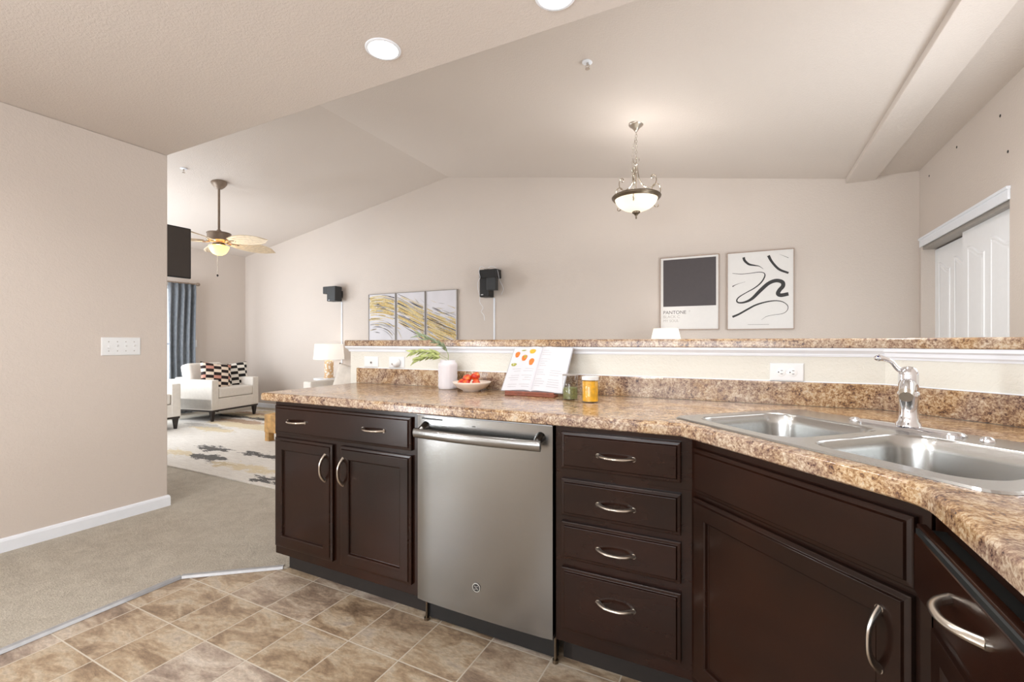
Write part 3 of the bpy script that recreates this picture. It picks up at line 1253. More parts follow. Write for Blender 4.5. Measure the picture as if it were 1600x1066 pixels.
dt.obj('temperature_dot', 'green_red', lo, smooth='all')

# ------------------------------------------------------------------ plates and outlets


def screw(mb, x, z, d, r=0.003):
    mb.cyl((x, -d, z), r, 0, 0.001, 10, (0, -1, 0))


def plate(t, w, h, name='cover_plate'):
    mb = MB()
    mb.rings(w, h, [(0, 0), (0, 0.002), (0.003, 0.0055), (0.006, 0.006)], -w / 2, -h / 2)
    return mb.obj(name, 'plate', t)


t = empty('wall_outlet', 'white double outlet plate mounted sideways above the backsplash left of the faucet', 'outlet', (0.148, 2.1545, 1.0425))
plate(t, 0.119, 0.073)
for s in (-1, 1):
    mb = MB()
    mb.lathe([(0.0165, 0.0), (0.0165, 0.0015), (0.0150, 0.0022), (0.0001, 0.0022)], 24, (s * 0.020, -0.006, 0), (0, -1, 0))
    so = mb.obj('socket', 'white_plastic', t, smooth=True)
    mb = MB()
    mb.box(s * 0.020 - 0.002, s * 0.020 + 0.006, -0.0088, -0.008, 0.0055, 0.0075)
    mb.box(s * 0.020 - 0.002, s * 0.020 + 0.006, -0.0088, -0.008, -0.0075, -0.0055)
    mb.cyl((s * 0.020 - 0.009, -0.0078, 0), 0.0026, 0, 0.001, 10, (0, -1, 0))
    mb.obj('socket_slots', 'slot', so)
mb = MB()
screw(mb, 0, 0, 0.006)
mb.obj('screw', 'chrome', t)
mb = MB()
mb.box(-0.064, 0.056, -0.003, 0.0, -0.043, -0.0368)
mb.obj('wall_gap', 'slot', t)

t = empty('cable_jack_plate', 'white wall plate with a small round jack, leftmost above the backsplash', 'wall plate', (-2.06, 2.1545, 1.0435))
plate(t, 0.114, 0.066)
mb = MB()
mb.lathe([(0.0065, 0), (0.0065, 0.004), (0.0001, 0.004)], 16, (0.004, -0.006, -0.004), (0, -1, 0))
mb.obj('jack', 'frame_grey', t, smooth=True)
mb = MB()
mb.cyl((0.004, -0.010, -0.004), 0.003, 0, 0.0008, 12, (0, -1, 0))
mb.obj('jack_hole', 'slot', t)

t = empty('wall_outlet', 'white outlet plate holding the round white plug, second plate from left', 'outlet', (-1.859, 2.1545, 1.0445))
plate(t, 0.119, 0.066)
mb = MB()
mb.lathe([(0.0165, 0.0), (0.0165, 0.0015), (0.0001, 0.0022)], 24, (-0.022, -0.006, 0), (0, -1, 0))
mb.obj('socket', 'white_plastic', t, smooth=True)
t = empty('plug_adapter', 'rounded white plug-in device stuck in the outlet left of the vase', 'plug', (-1.843, 2.148, 1.044))
mb = MB()
mb.lathe([(0.016, 0.0), (0.024, 0.004), (0.026, 0.016), (0.022, 0.030), (0.012, 0.038), (0.0001, 0.040)], 24, (0, 0, 0), (-0.25, -0.95, -0.1))
mb.obj('plug_body', 'white_plastic', t, smooth=True)
mb = MB()
mb.sphere((-0.016, -0.032, -0.008), 0.007, 12)
mb.obj('plug_vent', 'frame_grey', t, smooth='all')

t = empty('light_switch_plate', 'white four-gang light switch plate on the left wall', 'light switch', (-3.6505, 1.548, 1.1375), PI / 2)
plate(t, 0.214, 0.117)
for k in range(4):
    x = -0.069 + k * 0.046
    mb = MB()
    up = -1 if k == 0 else 1
    mb.box(x - 0.005, x + 0.005, -0.0065, -0.0055, -0.012, 0.012)
    mb.prism([(-0.0055, -0.006), (-0.016, up * 0.010), (-0.0145, up * 0.014), (-0.0055, 0.007)], x - 0.0036, x + 0.0036, 'x')
    mb.obj('toggle', 'white_plastic', t)
    for z in (0.030, -0.030):
        mb = MB()
        screw(mb, x, z, 0.006)
        mb.obj('screw', 'frame_grey', t)

t = empty('light_switch_plate', 'small white plate on the far wall right of the curtain', 'light switch', (LX + 0.0005, 4.50, 1.15), PI / 2)
plate(t, 0.075, 0.118)
mb = MB()
mb.box(-0.005, 0.005, -0.012, -0.005, -0.004, 0.012)
mb.obj('toggle', 'white_plastic', t)

# anchors left in the right wall
for i, (y, z, lb) in enumerate(((3.893, 2.558, 'dark screw hole high in the right wall, topmost of the few'),
                                (4.548, 2.613, 'small dark screw hole in the right wall, middle one'),
                                (3.799, 2.303, 'dark screw hole in the right wall, lowest and nearest'),
                                (5.123, 2.585, 'tiny screw hole in the right wall nearest the back corner'))):
    mb = MB()
    mb.lathe([(0.009, 0.0), (0.009, 0.002), (0.005, 0.003), (0.0001, 0.001)], 10, (CX, y, z), (-1, 0, 0))
    tag(mb.obj('screw_anchor', 'slot'), lb, 'screw hole', 'screw holes in the right wall')

# ------------------------------------------------------------------ things on the counter
CT = 0.914
vx, vy = -1.428, 2.062
t = empty('vase', 'white ribbed ceramic vase holding a green sprig on the counter', 'vase', (vx, vy, CT))
mb = MB()
seg = 48
prof = [(0.046, 0.0), (0.050, 0.003)] + [(0.0500 + 0.002 * (1 if i % 2 else 0), 0.008 + i * 0.0125) for i in range(10)] + [(0.0505, 0.134), (0.048, 0.139), (0.041, 0.142), (0.0400, 0.153), (0.0375, 0.154), (0.037, 0.120)]
mb.lathe(prof, seg)
for i, v in enumerate(mb.v):
    r = math.hypot(v.x, v.y)
    if r > 0.048 and 0.006 < v.z < 0.130:
        k = 1 + 0.018 * math.cos(math.atan2(v.y, v.x) * 16)
        mb.v[i] = Vector((v.x * k, v.y * k, v.z))
mb.f = mb.f[:-1]
mb.mi = mb.mi[:-1]
mb.obj('vessel', 'vase', t, smooth='all')

t = empty('leafy_sprig', 'green leafy sprig arching left out of the white vase', 'plant sprig', (vx, vy, CT + 0.02))
U = Vector((0.89, 0.45, 0))     # screen right
stem = [Vector((0.0, 0, 0)), Vector((0.004, -0.004, 0.12)), U * 0.0 + Vector((0, 0, 0.17)), U * -0.022 + Vector((0, -0.01, 0.205)), U * -0.065 + Vector((0, -0.02, 0.235)), U * -0.125 + Vector((0, -0.03, 0.262))]
mb = MB()
sp_ = smooth_path(stem, 6)
mb.tube(sp_, [0.0022 - 0.0012 * i / (len(sp_) - 1) for i in range(len(sp_))], 7)
b1 = smooth_path([stem[1] + Vector((0, 0, 0.02)), U * -0.04 + Vector((0, -0.02, 0.168)), U * -0.10 + Vector((0, -0.03, 0.178)), U * -0.17 + Vector((0, -0.04, 0.177))], 6)
mb.tube(b1, 0.0012, 6)
b2 = smooth_path([stem[1] + Vector((0, 0, 0.01)), U * -0.035 + Vector((0, -0.03, 0.150)), U * -0.09 + Vector((0, -0.05, 0.152)), U * -0.13 + Vector((0, -0.06, 0.140))], 6)
mb.tube(b2, 0.0012, 6)
mb.obj('stem', 'stem', t, smooth='all')


def leaflet(parent, base, tip, w, mat, curl=0.006):
    base, tip = Vector(base), Vector(tip)
    d = tip - base
    L = d.length
    d.normalize()
    side = d.cross(Vector((0.2, -0.8, 0.55))).normalized()
    nrm = side.cross(d).normalized()
    vs, fs = [], []
    N = 7
    for i in range(N):
        s = i / (N - 1)
        ww = w * math.sin(PI * (0.08 + 0.92 * s) ** 0.8) * 0.5 + 0.0004
        for q, dz in ((-1, curl * 0.6), (0, 0), (1, curl * 0.6)):
            vs.append(base + d * (L * s) + side * (ww * q) + nrm * (dz * abs(q) - curl * s * s))
    for i in range(N - 1):
        for q in range(2):
            a = i * 3 + q
            fs.append((a, a + 1, a + 4, a + 3))
    mb = MB()
    mb.add(vs, fs)
    o = mb.obj('leaf', mat, parent, smooth='all')
    s = o.modifiers.new('solid', 'SOLIDIFY')
    s.thickness = 0.0006
    return o


random.seed(4)
for path, n0, L, wd, mt in ((b1, 5, 0.055, 0.013, 'leaf'), (b2, 5, 0.050, 0.014, 'leaf'), (sp_, 14, 0.060, 0.011, 'leaf2')):
    for i in range(n0, len(path), 2):
        p = path[i]
        d = (path[i] - path[i - 1]).normalized()
        for s in (-1, 1):
            if mt == 'leaf2' and s == -1 and i % 4 == 0:
                continue
            q = p + d * L * 0.85 + Vector((0, 0, s * L * 0.28 - 0.006)) + Vector((0, random.uniform(-0.012, 0.012), random.uniform(-0.004, 0.004)))
            leaflet(t, p, q, wd, mt)

bx, by = -1.252, 2.022
t = empty('fruit_bowl', 'shallow cream ceramic bowl of red-orange fruit right of the vase', 'bowl', (bx, by, CT))
mb = MB()
mb.lathe([(0.0001, 0.004), (0.038, 0.004), (0.042, 0.0), (0.046, 0.0), (0.048, 0.005), (0.075, 0.018), (0.094, 0.038), (0.0995, 0.047), (0.0975, 0.0485), (0.090, 0.040), (0.070, 0.024), (0.040, 0.013), (0.0001, 0.012)], 48)
mb.obj('bowl_shell', 'ceramic', t, smooth='all')
fr = None
for i, (dx, dz, dy, r, lb) in enumerate(((-0.026, 0.0635, 0.004, 0.0235, 'orange fruit on top of the pile, left, in the cream bowl'),
                                         (0.012, 0.074, 0.012, 0.0240, 'red fruit highest in the pile in the cream bowl'),
                                         (-0.050, 0.043, -0.006, 0.0205, 'red-orange fruit leftmost at the bowl rim'),
                                         (-0.014, 0.040, -0.028, 0.0215, 'orange fruit low at the front of the bowl, under the pile'),
                                         (0.030, 0.041, -0.014, 0.0215, 'red fruit low in the bowl under the highest one'))):
    p = Vector((bx, by, CT + dz)) + U * dx + Vector((0, dy, 0))
    mb = MB()
    mb.sphere((0, 0, 0), r, 24, 1, 1, 0.95)
    for k, v in enumerate(mb.v):
        a = math.atan2(v.y, v.x)
        rr = math.hypot(v.x, v.y)
        dent = 1 - 0.10 * math.exp(-(a / 0.28) ** 2)
        zz = v.z - (0.25 * r * math.exp(-(rr / (0.3 * r)) ** 2) if v.z > 0 else 0)
        mb.v[k] = Vector((v.x * dent, v.y * dent, zz))
    o = mb.obj('apricot', 'fruit', smooth='all', loc=p, rot=(R(20 * i), R(25 - 13 * i), R(230 + 40 * i)))
    tag(o, lb, 'fruit', 'fruit in the cream bowl')

# cookbook on its stand
bkx, bky = -0.890, 1.955
st = empty('cookbook_stand', 'reddish wooden cookbook stand with a low front ledge', 'book stand', (bkx, bky, CT))
ang = R(36)
mb = MB()
mb.box(-0.122, 0.128, -0.030, 0.022, 0.0, 0.012)
mb.box(-0.122, 0.128, -0.030, -0.023, 0.010, 0.022)
mb.obj('ledge', 'mahogany', st, bevel=0.003)
mb = MB()
mb.box(-0.10, 0.10, -0.004, 0.004, 0.0, 0.20)
mb.mv(Matrix.Translation((0, 0.0178, 0.012)) @ Matrix.Rotation(-ang, 4, 'X'))
mb.obj('back_rest', 'mahogany', st, bevel=0.002)
mb = MB()
mb.box(-0.03, 0.03, -0.003, 0.003, 0.0, 0.085)
mb.mv(Matrix.Translation((0, 0.115, 0.0)) @ Matrix.Rotation(R(20), 4, 'X'))
mb.obj('prop_leg', 'mahogany', st, bevel=0.001)

bk = bpy.data.objects.new('cookbook', None)
COL.objects.link(bk)
tag(bk, 'open cookbook with food pictures leaning on a wooden stand', 'book')
bk.location = (bkx, bky - 0.0005, CT + 0.020)
bk.rotation_euler = (-ang, 0, 0)
BWD, BH = 0.153, 0.248
mb = MB()
mb.box(-BWD - 0.004, BWD + 0.004, 0.001, 0.004, -0.002, BH + 0.002)
mb.obj('book_cover', 'ink', bk)


def pagey(u):  # u 0 at spine .. 1 at edge
    return -0.013 * math.sin(PI * min(1, u * 1.15) ** 0.55) * (1 - 0.45 * u) - 0.001


for s, nm in ((-1, 'left'), (1, 'right')):
    mb = MB()
    N = 18
    vs, fs = [], []
    for i in range(N + 1):
        u = i / N
        for z in (0, BH):
            vs.append((s * u * BWD, pagey(u), z))
        for z in (0, BH):
            vs.append((s * u * BWD, 0.001, z))
    for i in range(N):
        a, b_ = i * 4, i * 4 + 4
        fs += [(a, b_, b_ + 1, a + 1), (a, a + 2, b_ + 2, b_), (a + 1, b_ + 1, b_ + 3, a + 3)]
    fs.append((N * 4, N * 4 + 1, N * 4 + 3, N * 4 + 2))
    mb.add(vs, fs)
    mb.obj('page_block', 'paper', bk, smooth=True)


def on_page(mb, s, u0, u1, z0, z1, lift=0.0004):
    vs, fs = [], []
    for i in range(7):
        u = u0 + (u1 - u0) * i / 6
        for z in (z0, z1):
            vs.append((s * u * BWD, pagey(u) - lift, z))
    for i in range(6):
        fs.append((i * 2, i * 2 + 2, i * 2 + 3, i * 2 + 1))
    mb.add(vs, fs)


random.seed(9)
mb = MB()
mb2 = MB()
for r_ in range(9):
    z = 0.118 - r_ * 0.0125
    if r_ in (2, 6):
        continue
    for a, b_ in ((0.08, 0.44), (0.52, 0.90)):
        on_page(mb, -1, a, b_ - random.uniform(0, 0.15), z, z + 0.0018)
for r_ in range(17):
    z = 0.225 - r_ * 0.0125
    if r_ in (3, 8, 12):
        continue
    for a, b_ in ((0.08, 0.40), (0.48, 0.88)):
        if a > 0.4 and r_ < 9:
            continue
        on_page(mb2, 1, a, b_ - random.uniform(0, 0.16), z, z + 0.0018)
mb.obj('printed_text', 'ink', bk, fix=False)
mb2.obj('printed_text', 'ink', bk, fix=False)
M['food_o'] = plain('food_orange', S(206, 112, 40), 0.6, var=0.35, scale=160)
M['food_y'] = plain('food_yellow', S(224, 160, 40), 0.6, var=0.3, scale=160)
M['food_g'] = plain('food_green', S(150, 150, 70), 0.6, var=0.4, scale=160)
for u, z, ru, rz_, mi in ((0.82, 0.205, 0.085, 0.019, 0), (0.62, 0.228, 0.09, 0.004, 2), (0.28, 0.219, 0.11, 0.015, 1), (0.52, 0.183, 0.10, 0.020, 0), (0.50, 0.190, 0.045, 0.010, 2),
                          (0.22, 0.158, 0.085, 0.022, 0), (0.84, 0.145, 0.10, 0.010, 2), (0.84, 0.147, 0.05, 0.005, 3)):
    fp = MB()
    vs, fs = [], []
    for k in range(14):
        a = 2 * PI * k / 14
        uu = u + ru * math.cos(a) * (1 + 0.12 * math.sin(3 * a))
        vs.append((-uu * BWD, pagey(uu) - 0.0006 - (0.0003 if mi in (2, 3) else 0), z + rz_ * math.sin(a) * (1 + 0.1 * math.cos(2 * a))))
    fs.append(tuple(range(14)))
    fp.add(vs, fs)
    fp.obj('food_picture', ['food_o', 'food_y', 'food_g', 'paper'][mi], bk)


def jar(label, x, y, r, h, fill_h, fill_mat, lid_mat, lid_h):
    t = empty('storage_jar', label, 'jar', (x, y, CT))
    mb = MB()
    mb.lathe([(0.0001, 0.0), (r - 0.003, 0.0), (r, 0.003), (r, h - 0.002), (r - 0.001, h)], 36)
    mb.f = [q for q in mb.f if len(q) == 4]
    mb.mi = mb.mi[:len(mb.f)]
    mb.obj('jar_glass', 'glass', t, smooth=True)
    mb = MB()
    pr = [(0.0001, 0.0045), (r - 0.0026, 0.0055), (r - 0.0026, fill_h - 0.002), (r - 0.008, fill_h), (0.0001, fill_h + 0.004)]
    mb.lathe(pr, 30)
    mb.obj('jar_filling', fill_mat, t, smooth=True)
    mb = MB()
    mb.lathe([(r + 0.0005, h - 0.001), (r + 0.001, h + lid_h - 0.001), (r - 0.002, h + lid_h), (0.0001, h + lid_h)], 36)
    mb.obj('lid', lid_mat, t, smooth=True)
    return t


M['lid_glass'] = plain('frosted_lid', S(222, 224, 224), 0.2, var=0.02)
jar('short glass jar of green herb paste beside the cookbook', -0.678, 1.902, 0.0335, 0.106, 0.054, 'green_fill', 'frame_grey', 0.004)
jar('glass jar of yellow preserve with a white lid', -0.575, 1.858, 0.0345, 0.094, 0.090, 'yellow_fill', 'lid_glass', 0.014)

# ------------------------------------------------------------------ ceiling lights
for x, y, lb in ((-1.46, 1.600, 'round white recessed ceiling light, the whole one left of centre'), (-0.648, 1.650, 'round recessed ceiling light cut off by the top edge')):
    t = empty('recessed_light', lb, 'ceiling light', (x, y, KC), 0, 'recessed lights in the kitchen ceiling')
    mb = MB()
    mb.lathe([(0.079, 0.0), (0.079, -0.003), (0.074, -0.006), (0.066, -0.005), (0.064, -0.001), (0.064, 0.0)], 40)
    mb.obj('trim_ring', 'white', t, smooth=True)
    mb = MB()
    mb.lathe([(0.0645, -0.001), (0.05, -0.006), (0.03, -0.009), (0.0001, -0.010)], 40)
    mb.obj('lens', 'lens', t, smooth='all')
    d_ = bpy.data.lights.new('recessed_bulb', 'SPOT')
    d_.energy, d_.color, d_.spot_size, d_.spot_blend, d_.shadow_soft_size = 16, (1, 0.99, 0.975), R(160), 0.5, 0.06
    o = bpy.data.objects.new('recessed_bulb', d_)
    o.location = (x, y, KC - 0.02)
    COL.objects.link(o)
for x, y, zc, en in ((-2.6, 0.0, KC, 38), (-1.0, -0.4, KC, 38), (-2.4, -1.6, KC, 32), (0.15, 1.60, KC, 9), (0.40, 2.35, 2.80, 85)):  # unseen spots without fixtures, added to brighten kitchen, sink and right wall
    d_ = bpy.data.lights.new('added_fill_spot', 'SPOT')
    d_.energy, d_.color, d_.spot_size, d_.spot_blend, d_.shadow_soft_size = en, (1, 0.99, 0.975), R(160), 0.5, 0.08
    o = bpy.data.objects.new('added_fill_spot', d_)
    o.location = (x, y, zc - 0.02)
    COL.objects.link(o)

# sprinklers
for x, y, lb in ((-0.935, 2.962, 'small white ceiling sprinkler above the bar, right of the recessed lights'), (-5.73, 3.022, 'small white ceiling sprinkler near the fan')):
    z = vault(x)
    t = empty('ceiling_sprinkler', lb, 'sprinkler', (x, y, z), 0)
    mb = MB()
    mb.lathe([(0.036, 0.006), (0.036, -0.003), (0.030, -0.006), (0.012, -0.007), (0.0001, -0.007)], 28)
    mb.obj('escutcheon', 'white', t, smooth=True)
    mb = MB()
    mb.cyl((0, 0, 0), 0.008, -0.022, -0.005, 12)
    mb.tube([(-0.011, 0, -0.018), (-0.013, 0, -0.03), (-0.003, 0, -0.044), (0.003, 0, -0.044), (0.013, 0, -0.03), (0.011, 0, -0.018)], 0.002, 6)
    mb.cyl((0, 0, 0), 0.016, -0.047, -0.045, 16)
    mb.obj('sprinkler_head', 'nickel', t, smooth=True)

# ------------------------------------------------------------------ pendant lamp
px_, py_ = -0.823, 3.954
pz = vault(px_)
t = empty('pendant_lamp', 'brushed nickel pendant lamp with scroll arms and a glowing glass bowl', 'pendant lamp', (px_, py_, 0))
mb = MB()
mb.lathe([(0.062, pz + 0.012), (0.062, pz - 0.006), (0.055, pz - 0.016), (0.035, pz - 0.030), (0.018, pz - 0.052), (0.010, pz - 0.062), (0.0001, pz - 0.064)], 32)
mb.obj('canopy', 'nickel', t, smooth=True)
z = pz - 0.066


def link(mb, c, axis, rx=0.0085, rz=0.014, r=0.0020):
    pts = []
    for k in range(14):
        a = 2 * PI * k / 14
        u = rx * math.cos(a)
        pts.append((c[0] + (u if axis else 0), c[1] + (0 if axis else u), c[2] + rz * math.sin(a)))
    mb.tube(pts, r, 6, 1, True)


ch = MB()
k = 0
while z - 0.012 > 2.735:
    link(ch, (0, 0, z - 0.010), k % 2)
    z -= 0.023
    k += 1
# slack chain loop hanging at the left
pts = smooth_path([(-0.003, 0, 2.90), (-0.018, 0, 2.84), (-0.026, 0, 2.77), (-0.033, -0.0, 2.69), (-0.034, 0, 2.63), (-0.030, 0, 2.585), (-0.016, 0, 2.572), (-0.004, 0, 2.60)], 3)
acc = 0
for i in range(1, len(pts)):
    if i % 1 == 0:
        link(ch, pts[i], i % 2, 0.006, 0.011, 0.0016)
ch.obj('chain', 'nickel', t, smooth='all')
mb = MB()
for q in range(2):
    pts = []
    for k in range(22):
        a = 2 * PI * k / 22
        u = 0.024 * math.cos(a)
        pts.append((u if q else 0, 0 if q else u, 2.70 + 0.026 * math.sin(a)))
    mb.tube(pts, 0.0032, 8, 1, True)
mb.lathe([(0.004, 2.676), (0.016, 2.672), (0.018, 2.664), (0.014, 2.658), (0.014, 2.615), (0.010, 2.600), (0.006, 2.59), (0.005, 2.38), (0.006, 2.36)], 20)
mb.obj('centre_stem', 'nickel', t, smooth=True)
va = math.atan2(0.4509, 0.8926)   # screen right
for a in (va + R(8), va + R(128), va + R(248)):
    dr_ = Vector((math.cos(a), math.sin(a), 0))
    mb = MB()
    up = [(0.010, 2.655), (0.016, 2.60), (0.030, 2.54), (0.065, 2.492), (0.117, 2.478), (0.160, 2.497), (0.180, 2.545), (0.168, 2.585), (0.142, 2.588), (0.134, 2.566), (0.150, 2.556)]
    pp = smooth_path([dr_ * r_ + Vector((0, 0, z_)) for r_, z_ in up], 5)
    mb.tube(pp, 0.0042, 8)
    lo_ = [(0.160, 2.440), (0.140, 2.460), (0.150, 2.500), (0.180, 2.515), (0.208, 2.500), (0.218, 2.460), (0.200, 2.405), (0.172, 2.366), (0.158, 2.334), (0.174, 2.315), (0.196, 2.322), (0.196, 2.342)]
    pp = smooth_path([dr_ * r_ + Vector((0, 0, z_)) for r_, z_ in lo_], 5)
    mb.tube(pp, 0.0040, 8)
    mb.obj('scroll_arm', 'arm_metal', t, smooth='all')
mb = MB()
mb.lathe([(0.176, 2.392), (0.196, 2.400), (0.203, 2.392), (0.200, 2.382), (0.190, 2.378), (0.190, 2.370), (0.182, 2.366), (0.174, 2.372), (0.176, 2.392)], 56)
mb.obj('bowl_rim', 'bronze_rim', t, smooth='all')
mb = MB()
bowlp = [(0.176 * math.sin(a), 2.386 - 0.118 * math.cos(a)) for a in [PI / 2 * i / 14 for i in range(15)]]
mb.lathe([(max(r_, 0.0001), z_) for r_, z_ in bowlp], 48)
mb.f = mb.f[:-1]
mb.mi = mb.mi[:-1]
mb.obj('glass_bowl', 'bowl_glass', t, smooth='all')
mb = MB()
mb.lathe([(0.0001, 2.205), (0.006, 2.209), (0.008, 2.217), (0.006, 2.226), (0.010, 2.236), (0.018, 2.246), (0.032, 2.256), (0.034, 2.264), (0.030, 2.270)], 24)
mb.obj('finial', 'bronze_rim', t, smooth=True)
for s in (-1, 1):
    point('pendant_bulb', (px_ + s * 0.07 * 0.89, py_ + s * 0.07 * 0.45, 2.395), 10, WARM, 0.05)

# ------------------------------------------------------------------ ceiling fan
fx_, fy_ = -5.80, 3.46
fz = vault(fx_)
t = empty('ceiling_fan', 'ceiling fan with leaf-shaped cream blades and a lit amber bowl', 'ceiling fan', (fx_, fy_, 0))
mb = MB()
mb.lathe([(0.085, fz + 0.02), (0.088, fz - 0.012), (0.080, fz - 0.030), (0.062, fz - 0.055), (0.040, fz - 0.075), (0.022, fz - 0.085), (0.0001, fz - 0.086)], 32)
mb.obj('canopy', 'fan_metal', t, smooth=True)
mb = MB()
mb.cyl((0, 0, 0), 0.0135, 2.52, fz - 0.08, 16)
mb.lathe([(0.0135, 2.56), (0.028, 2.545), (0.038, 2.525), (0.038, 2.512)], 20)
mb.obj('downrod', 'fan_metal', t, smooth=True)
mb = MB()
mb.lathe([(0.05, 2.525), (0.128, 2.518), (0.134, 2.512), (0.134, 2.504), (0.126, 2.500), (0.126, 2.432), (0.130, 2.428), (0.130, 2.418), (0.090, 2.405), (0.060, 2.395), (0.055, 2.378)], 40)
mb.obj('motor_housing', 'fan_metal', t, smooth=True)
for k in range(5):
    a = va - R(14) + k * 2 * PI / 5
    rotm = Matrix.Rotation(a, 4, 'Z')
    mb = MB()
    # leaf blade with ribs, pitched
    NL, NW = 16, 11
    vs, fs = [], []
    for layer in (0, 1):
        for i in range(NL + 1):
            s = i / NL
            wv = 0.115 * math.sin(PI * (0.10 + 0.86 * s)) ** 0.55 * (1 if s < 0.85 else 1 - ((s - 0.85) / 0.15) ** 2 * 0.55)
            for j in range(NW + 1):
                q = j / NW * 2 - 1
                ridge = 0.0035 * (1 if j % 2 else -1)
                vs.append(Vector((0.165 + 0.56 * s - 0.03 * abs(q) * s, q * wv, ridge * (1 - s * 0.4) - 0.020 * s * s - layer * 0.004)))
    st_ = (NL + 1) * (NW + 1)
    for i in range(NL):
        for j in range(NW):
            a0 = i * (NW + 1) + j
            fs.append((a0, a0 + NW + 1, a0 + NW + 2, a0 + 1))
            fs.append((a0 + st_, a0 + 1 + st_, a0 + NW + 2 + st_, a0 + NW + 1 + st_))
    for i in range(NL):
        for j in (0, NW):
            a0 = i * (NW + 1) + j
            fs.append((a0, a0 + st_, a0 + NW + 1 + st_, a0 + NW + 1))
    for i in (0, NL):
        for j in range(NW):
            a0 = i * (NW + 1) + j
            fs.append((a0, a0 + 1, a0 + 1 + st_, a0 + st_))
    mb.add(vs, fs)
    mb.mv(rotm @ Matrix.Translation((0, 0, 2.412)) @ Matrix.Rotation(R(-20), 4, 'X'))
    bl = mb.obj('blade', 'blade', t)
    mb = MB()
    for s in (-1, 1):
        mb.tube(smooth_path([(0.10, s * 0.006, 2.405), (0.14, s * 0.03, 2.398), (0.19, s * 0.035, 2.402), (0.235, s * 0.012, 2.402)], 4), 0.006, 7)
    mb.mv(rotm)
    mb.obj('blade_bracket', 'fan_metal', bl, smooth='all')
mb = MB()
mb.lathe([(0.055, 2.386), (0.070, 2.380), (0.074, 2.366), (0.060, 2.360)], 28)
mb.obj('light_fitter', 'bronze_rim', t, smooth=True)
mb = MB()
mb.lathe([(0.112, 2.352), (0.108, 2.330), (0.092, 2.292), (0.068, 2.262), (0.036, 2.244), (0.0001, 2.238)], 36)
mb.f = [q for q in mb.f if len(q) == 4]
mb.mi = mb.mi[:len(mb.f)]
mb.obj('light_bowl', 'amber_glass', t, smooth='all')
mb = MB()
for i in range(26):
    mb.sphere((0.004, -0.02, 2.236 - i * 0.0092), 0.0036, 8)
pc = mb.obj('pull_chain', 'nickel', t, smooth='all')
mb = MB()
mb.sphere((0.004, -0.02, 1.990), 0.012, 12, 1, 1, 1.3)
mb.obj('chain_knob', 'darkmetal', pc, smooth='all')
point('fan_bulb', (fx_, fy_ , 2.345), 9, (1, 0.88, 0.68), 0.03)

# ------------------------------------------------------------------ television
t = empty('television', 'flat dark television seen from the side at the end of the left wall', 'television', (-5.0, 2.263, 1.806), PI / 2)
mb = MB()
mb.box(-0.445, 0.445, 0.0, 0.030, 0.0, 0.507)
mb.obj('bezel', 'black', t, bevel=0.008)
mb = MB()
mb.box(-0.434, 0.434, -0.0015, 0.002, 0.014, 0.495)
mb.obj('screen', 'tv', t)
mb = MB()
mb.box(-0.12, 0.12, 0.030, 0.045, 0.13, 0.37)
mb.tube([(0, 0.045, 0.25), (-0.10, 0.10, 0.25), (-0.30, 0.08, 0.25), (-0.443, 0.05, 0.25)], 0.018, 10)
mb.box(-0.443, -0.425, 0.0, 0.11, 0.15, 0.35)
mb.obj('mount_arm', 'black', t)

# ------------------------------------------------------------------ curtain and rod
mb = MB()
vs, fs = [], []
NU, NZ = 72, 14
for iz in range(NZ + 1):
    zf = iz / NZ
    z = 0.03 + (2.115 - 0.03) * zf
    for iu in range(NU + 1):
        u = iu / NU
        ww = 0.40 - 0.05 * math.sin(PI * zf) * 0.6
        y = 4.035 + ww * u + 0.02 * (1 - zf) * u
        amp = 0.034 * (0.55 + 0.45 * (1 - zf)) if zf > 0.93 else 0.036
        x = -8.075 + amp * math.sin(u * 2 * PI * 4.2 + 0.5 * math.sin(zf * 4)) + 0.008 * math.sin(u * 31 + zf * 3)
        vs.append((x, y, z))
for iz in range(NZ):
    for iu in range(NU):
        a = iz * (NU + 1) + iu
        fs.append((a, a + 1, a + NU + 2, a + NU + 1))
mb.add(vs, fs)
cu = mb.obj('curtain', 'curtain', smooth='all', fix=False)
s = cu.modifiers.new('solid', 'SOLIDIFY')
s.thickness = 0.003
tag(cu, 'slate blue curtain hanging gathered at the right of the far window', 'curtain')
t = empty('curtain_rod', 'brown curtain rod with a round finial under the television', 'curtain rod', (-8.075, 3.3, 2.125))
mb = MB()
mb.cyl((0, -1.25, 0), 0.011, 0, 2.38, 14, (0, 1, 0))
mb.obj('rod', 'fan_metal', t, smooth=True)
mb = MB()
mb.lathe([(0.011, 0), (0.016, 0.005), (0.012, 0.012), (0.022, 0.025), (0.030, 0.045), (0.024, 0.066), (0.010, 0.076), (0.0001, 0.078)], 20, (0, 1.13, 0), (0, 1, 0))
mb.obj('finial', 'fan_metal', t, smooth=True)
for y in (-1.1, 1.10):
    mb = MB()
    mb.box(-0.145, -0.13, y - 0.01, y + 0.01, -0.03, 0.03)
    mb.box(-0.14, 0.0, y - 0.005, y + 0.005, -0.014, -0.006)
    mb.obj('bracket', 'fan_metal', t)

# ------------------------------------------------------------------ living room furniture


def soft(mb_args, name, parent, mat='fabric', bev=0.03, seg=4):
    mb = MB()
    mb.box(*mb_args)
    return mb.obj(name, mat, parent, smooth=True, bevel=bev, seg=seg)


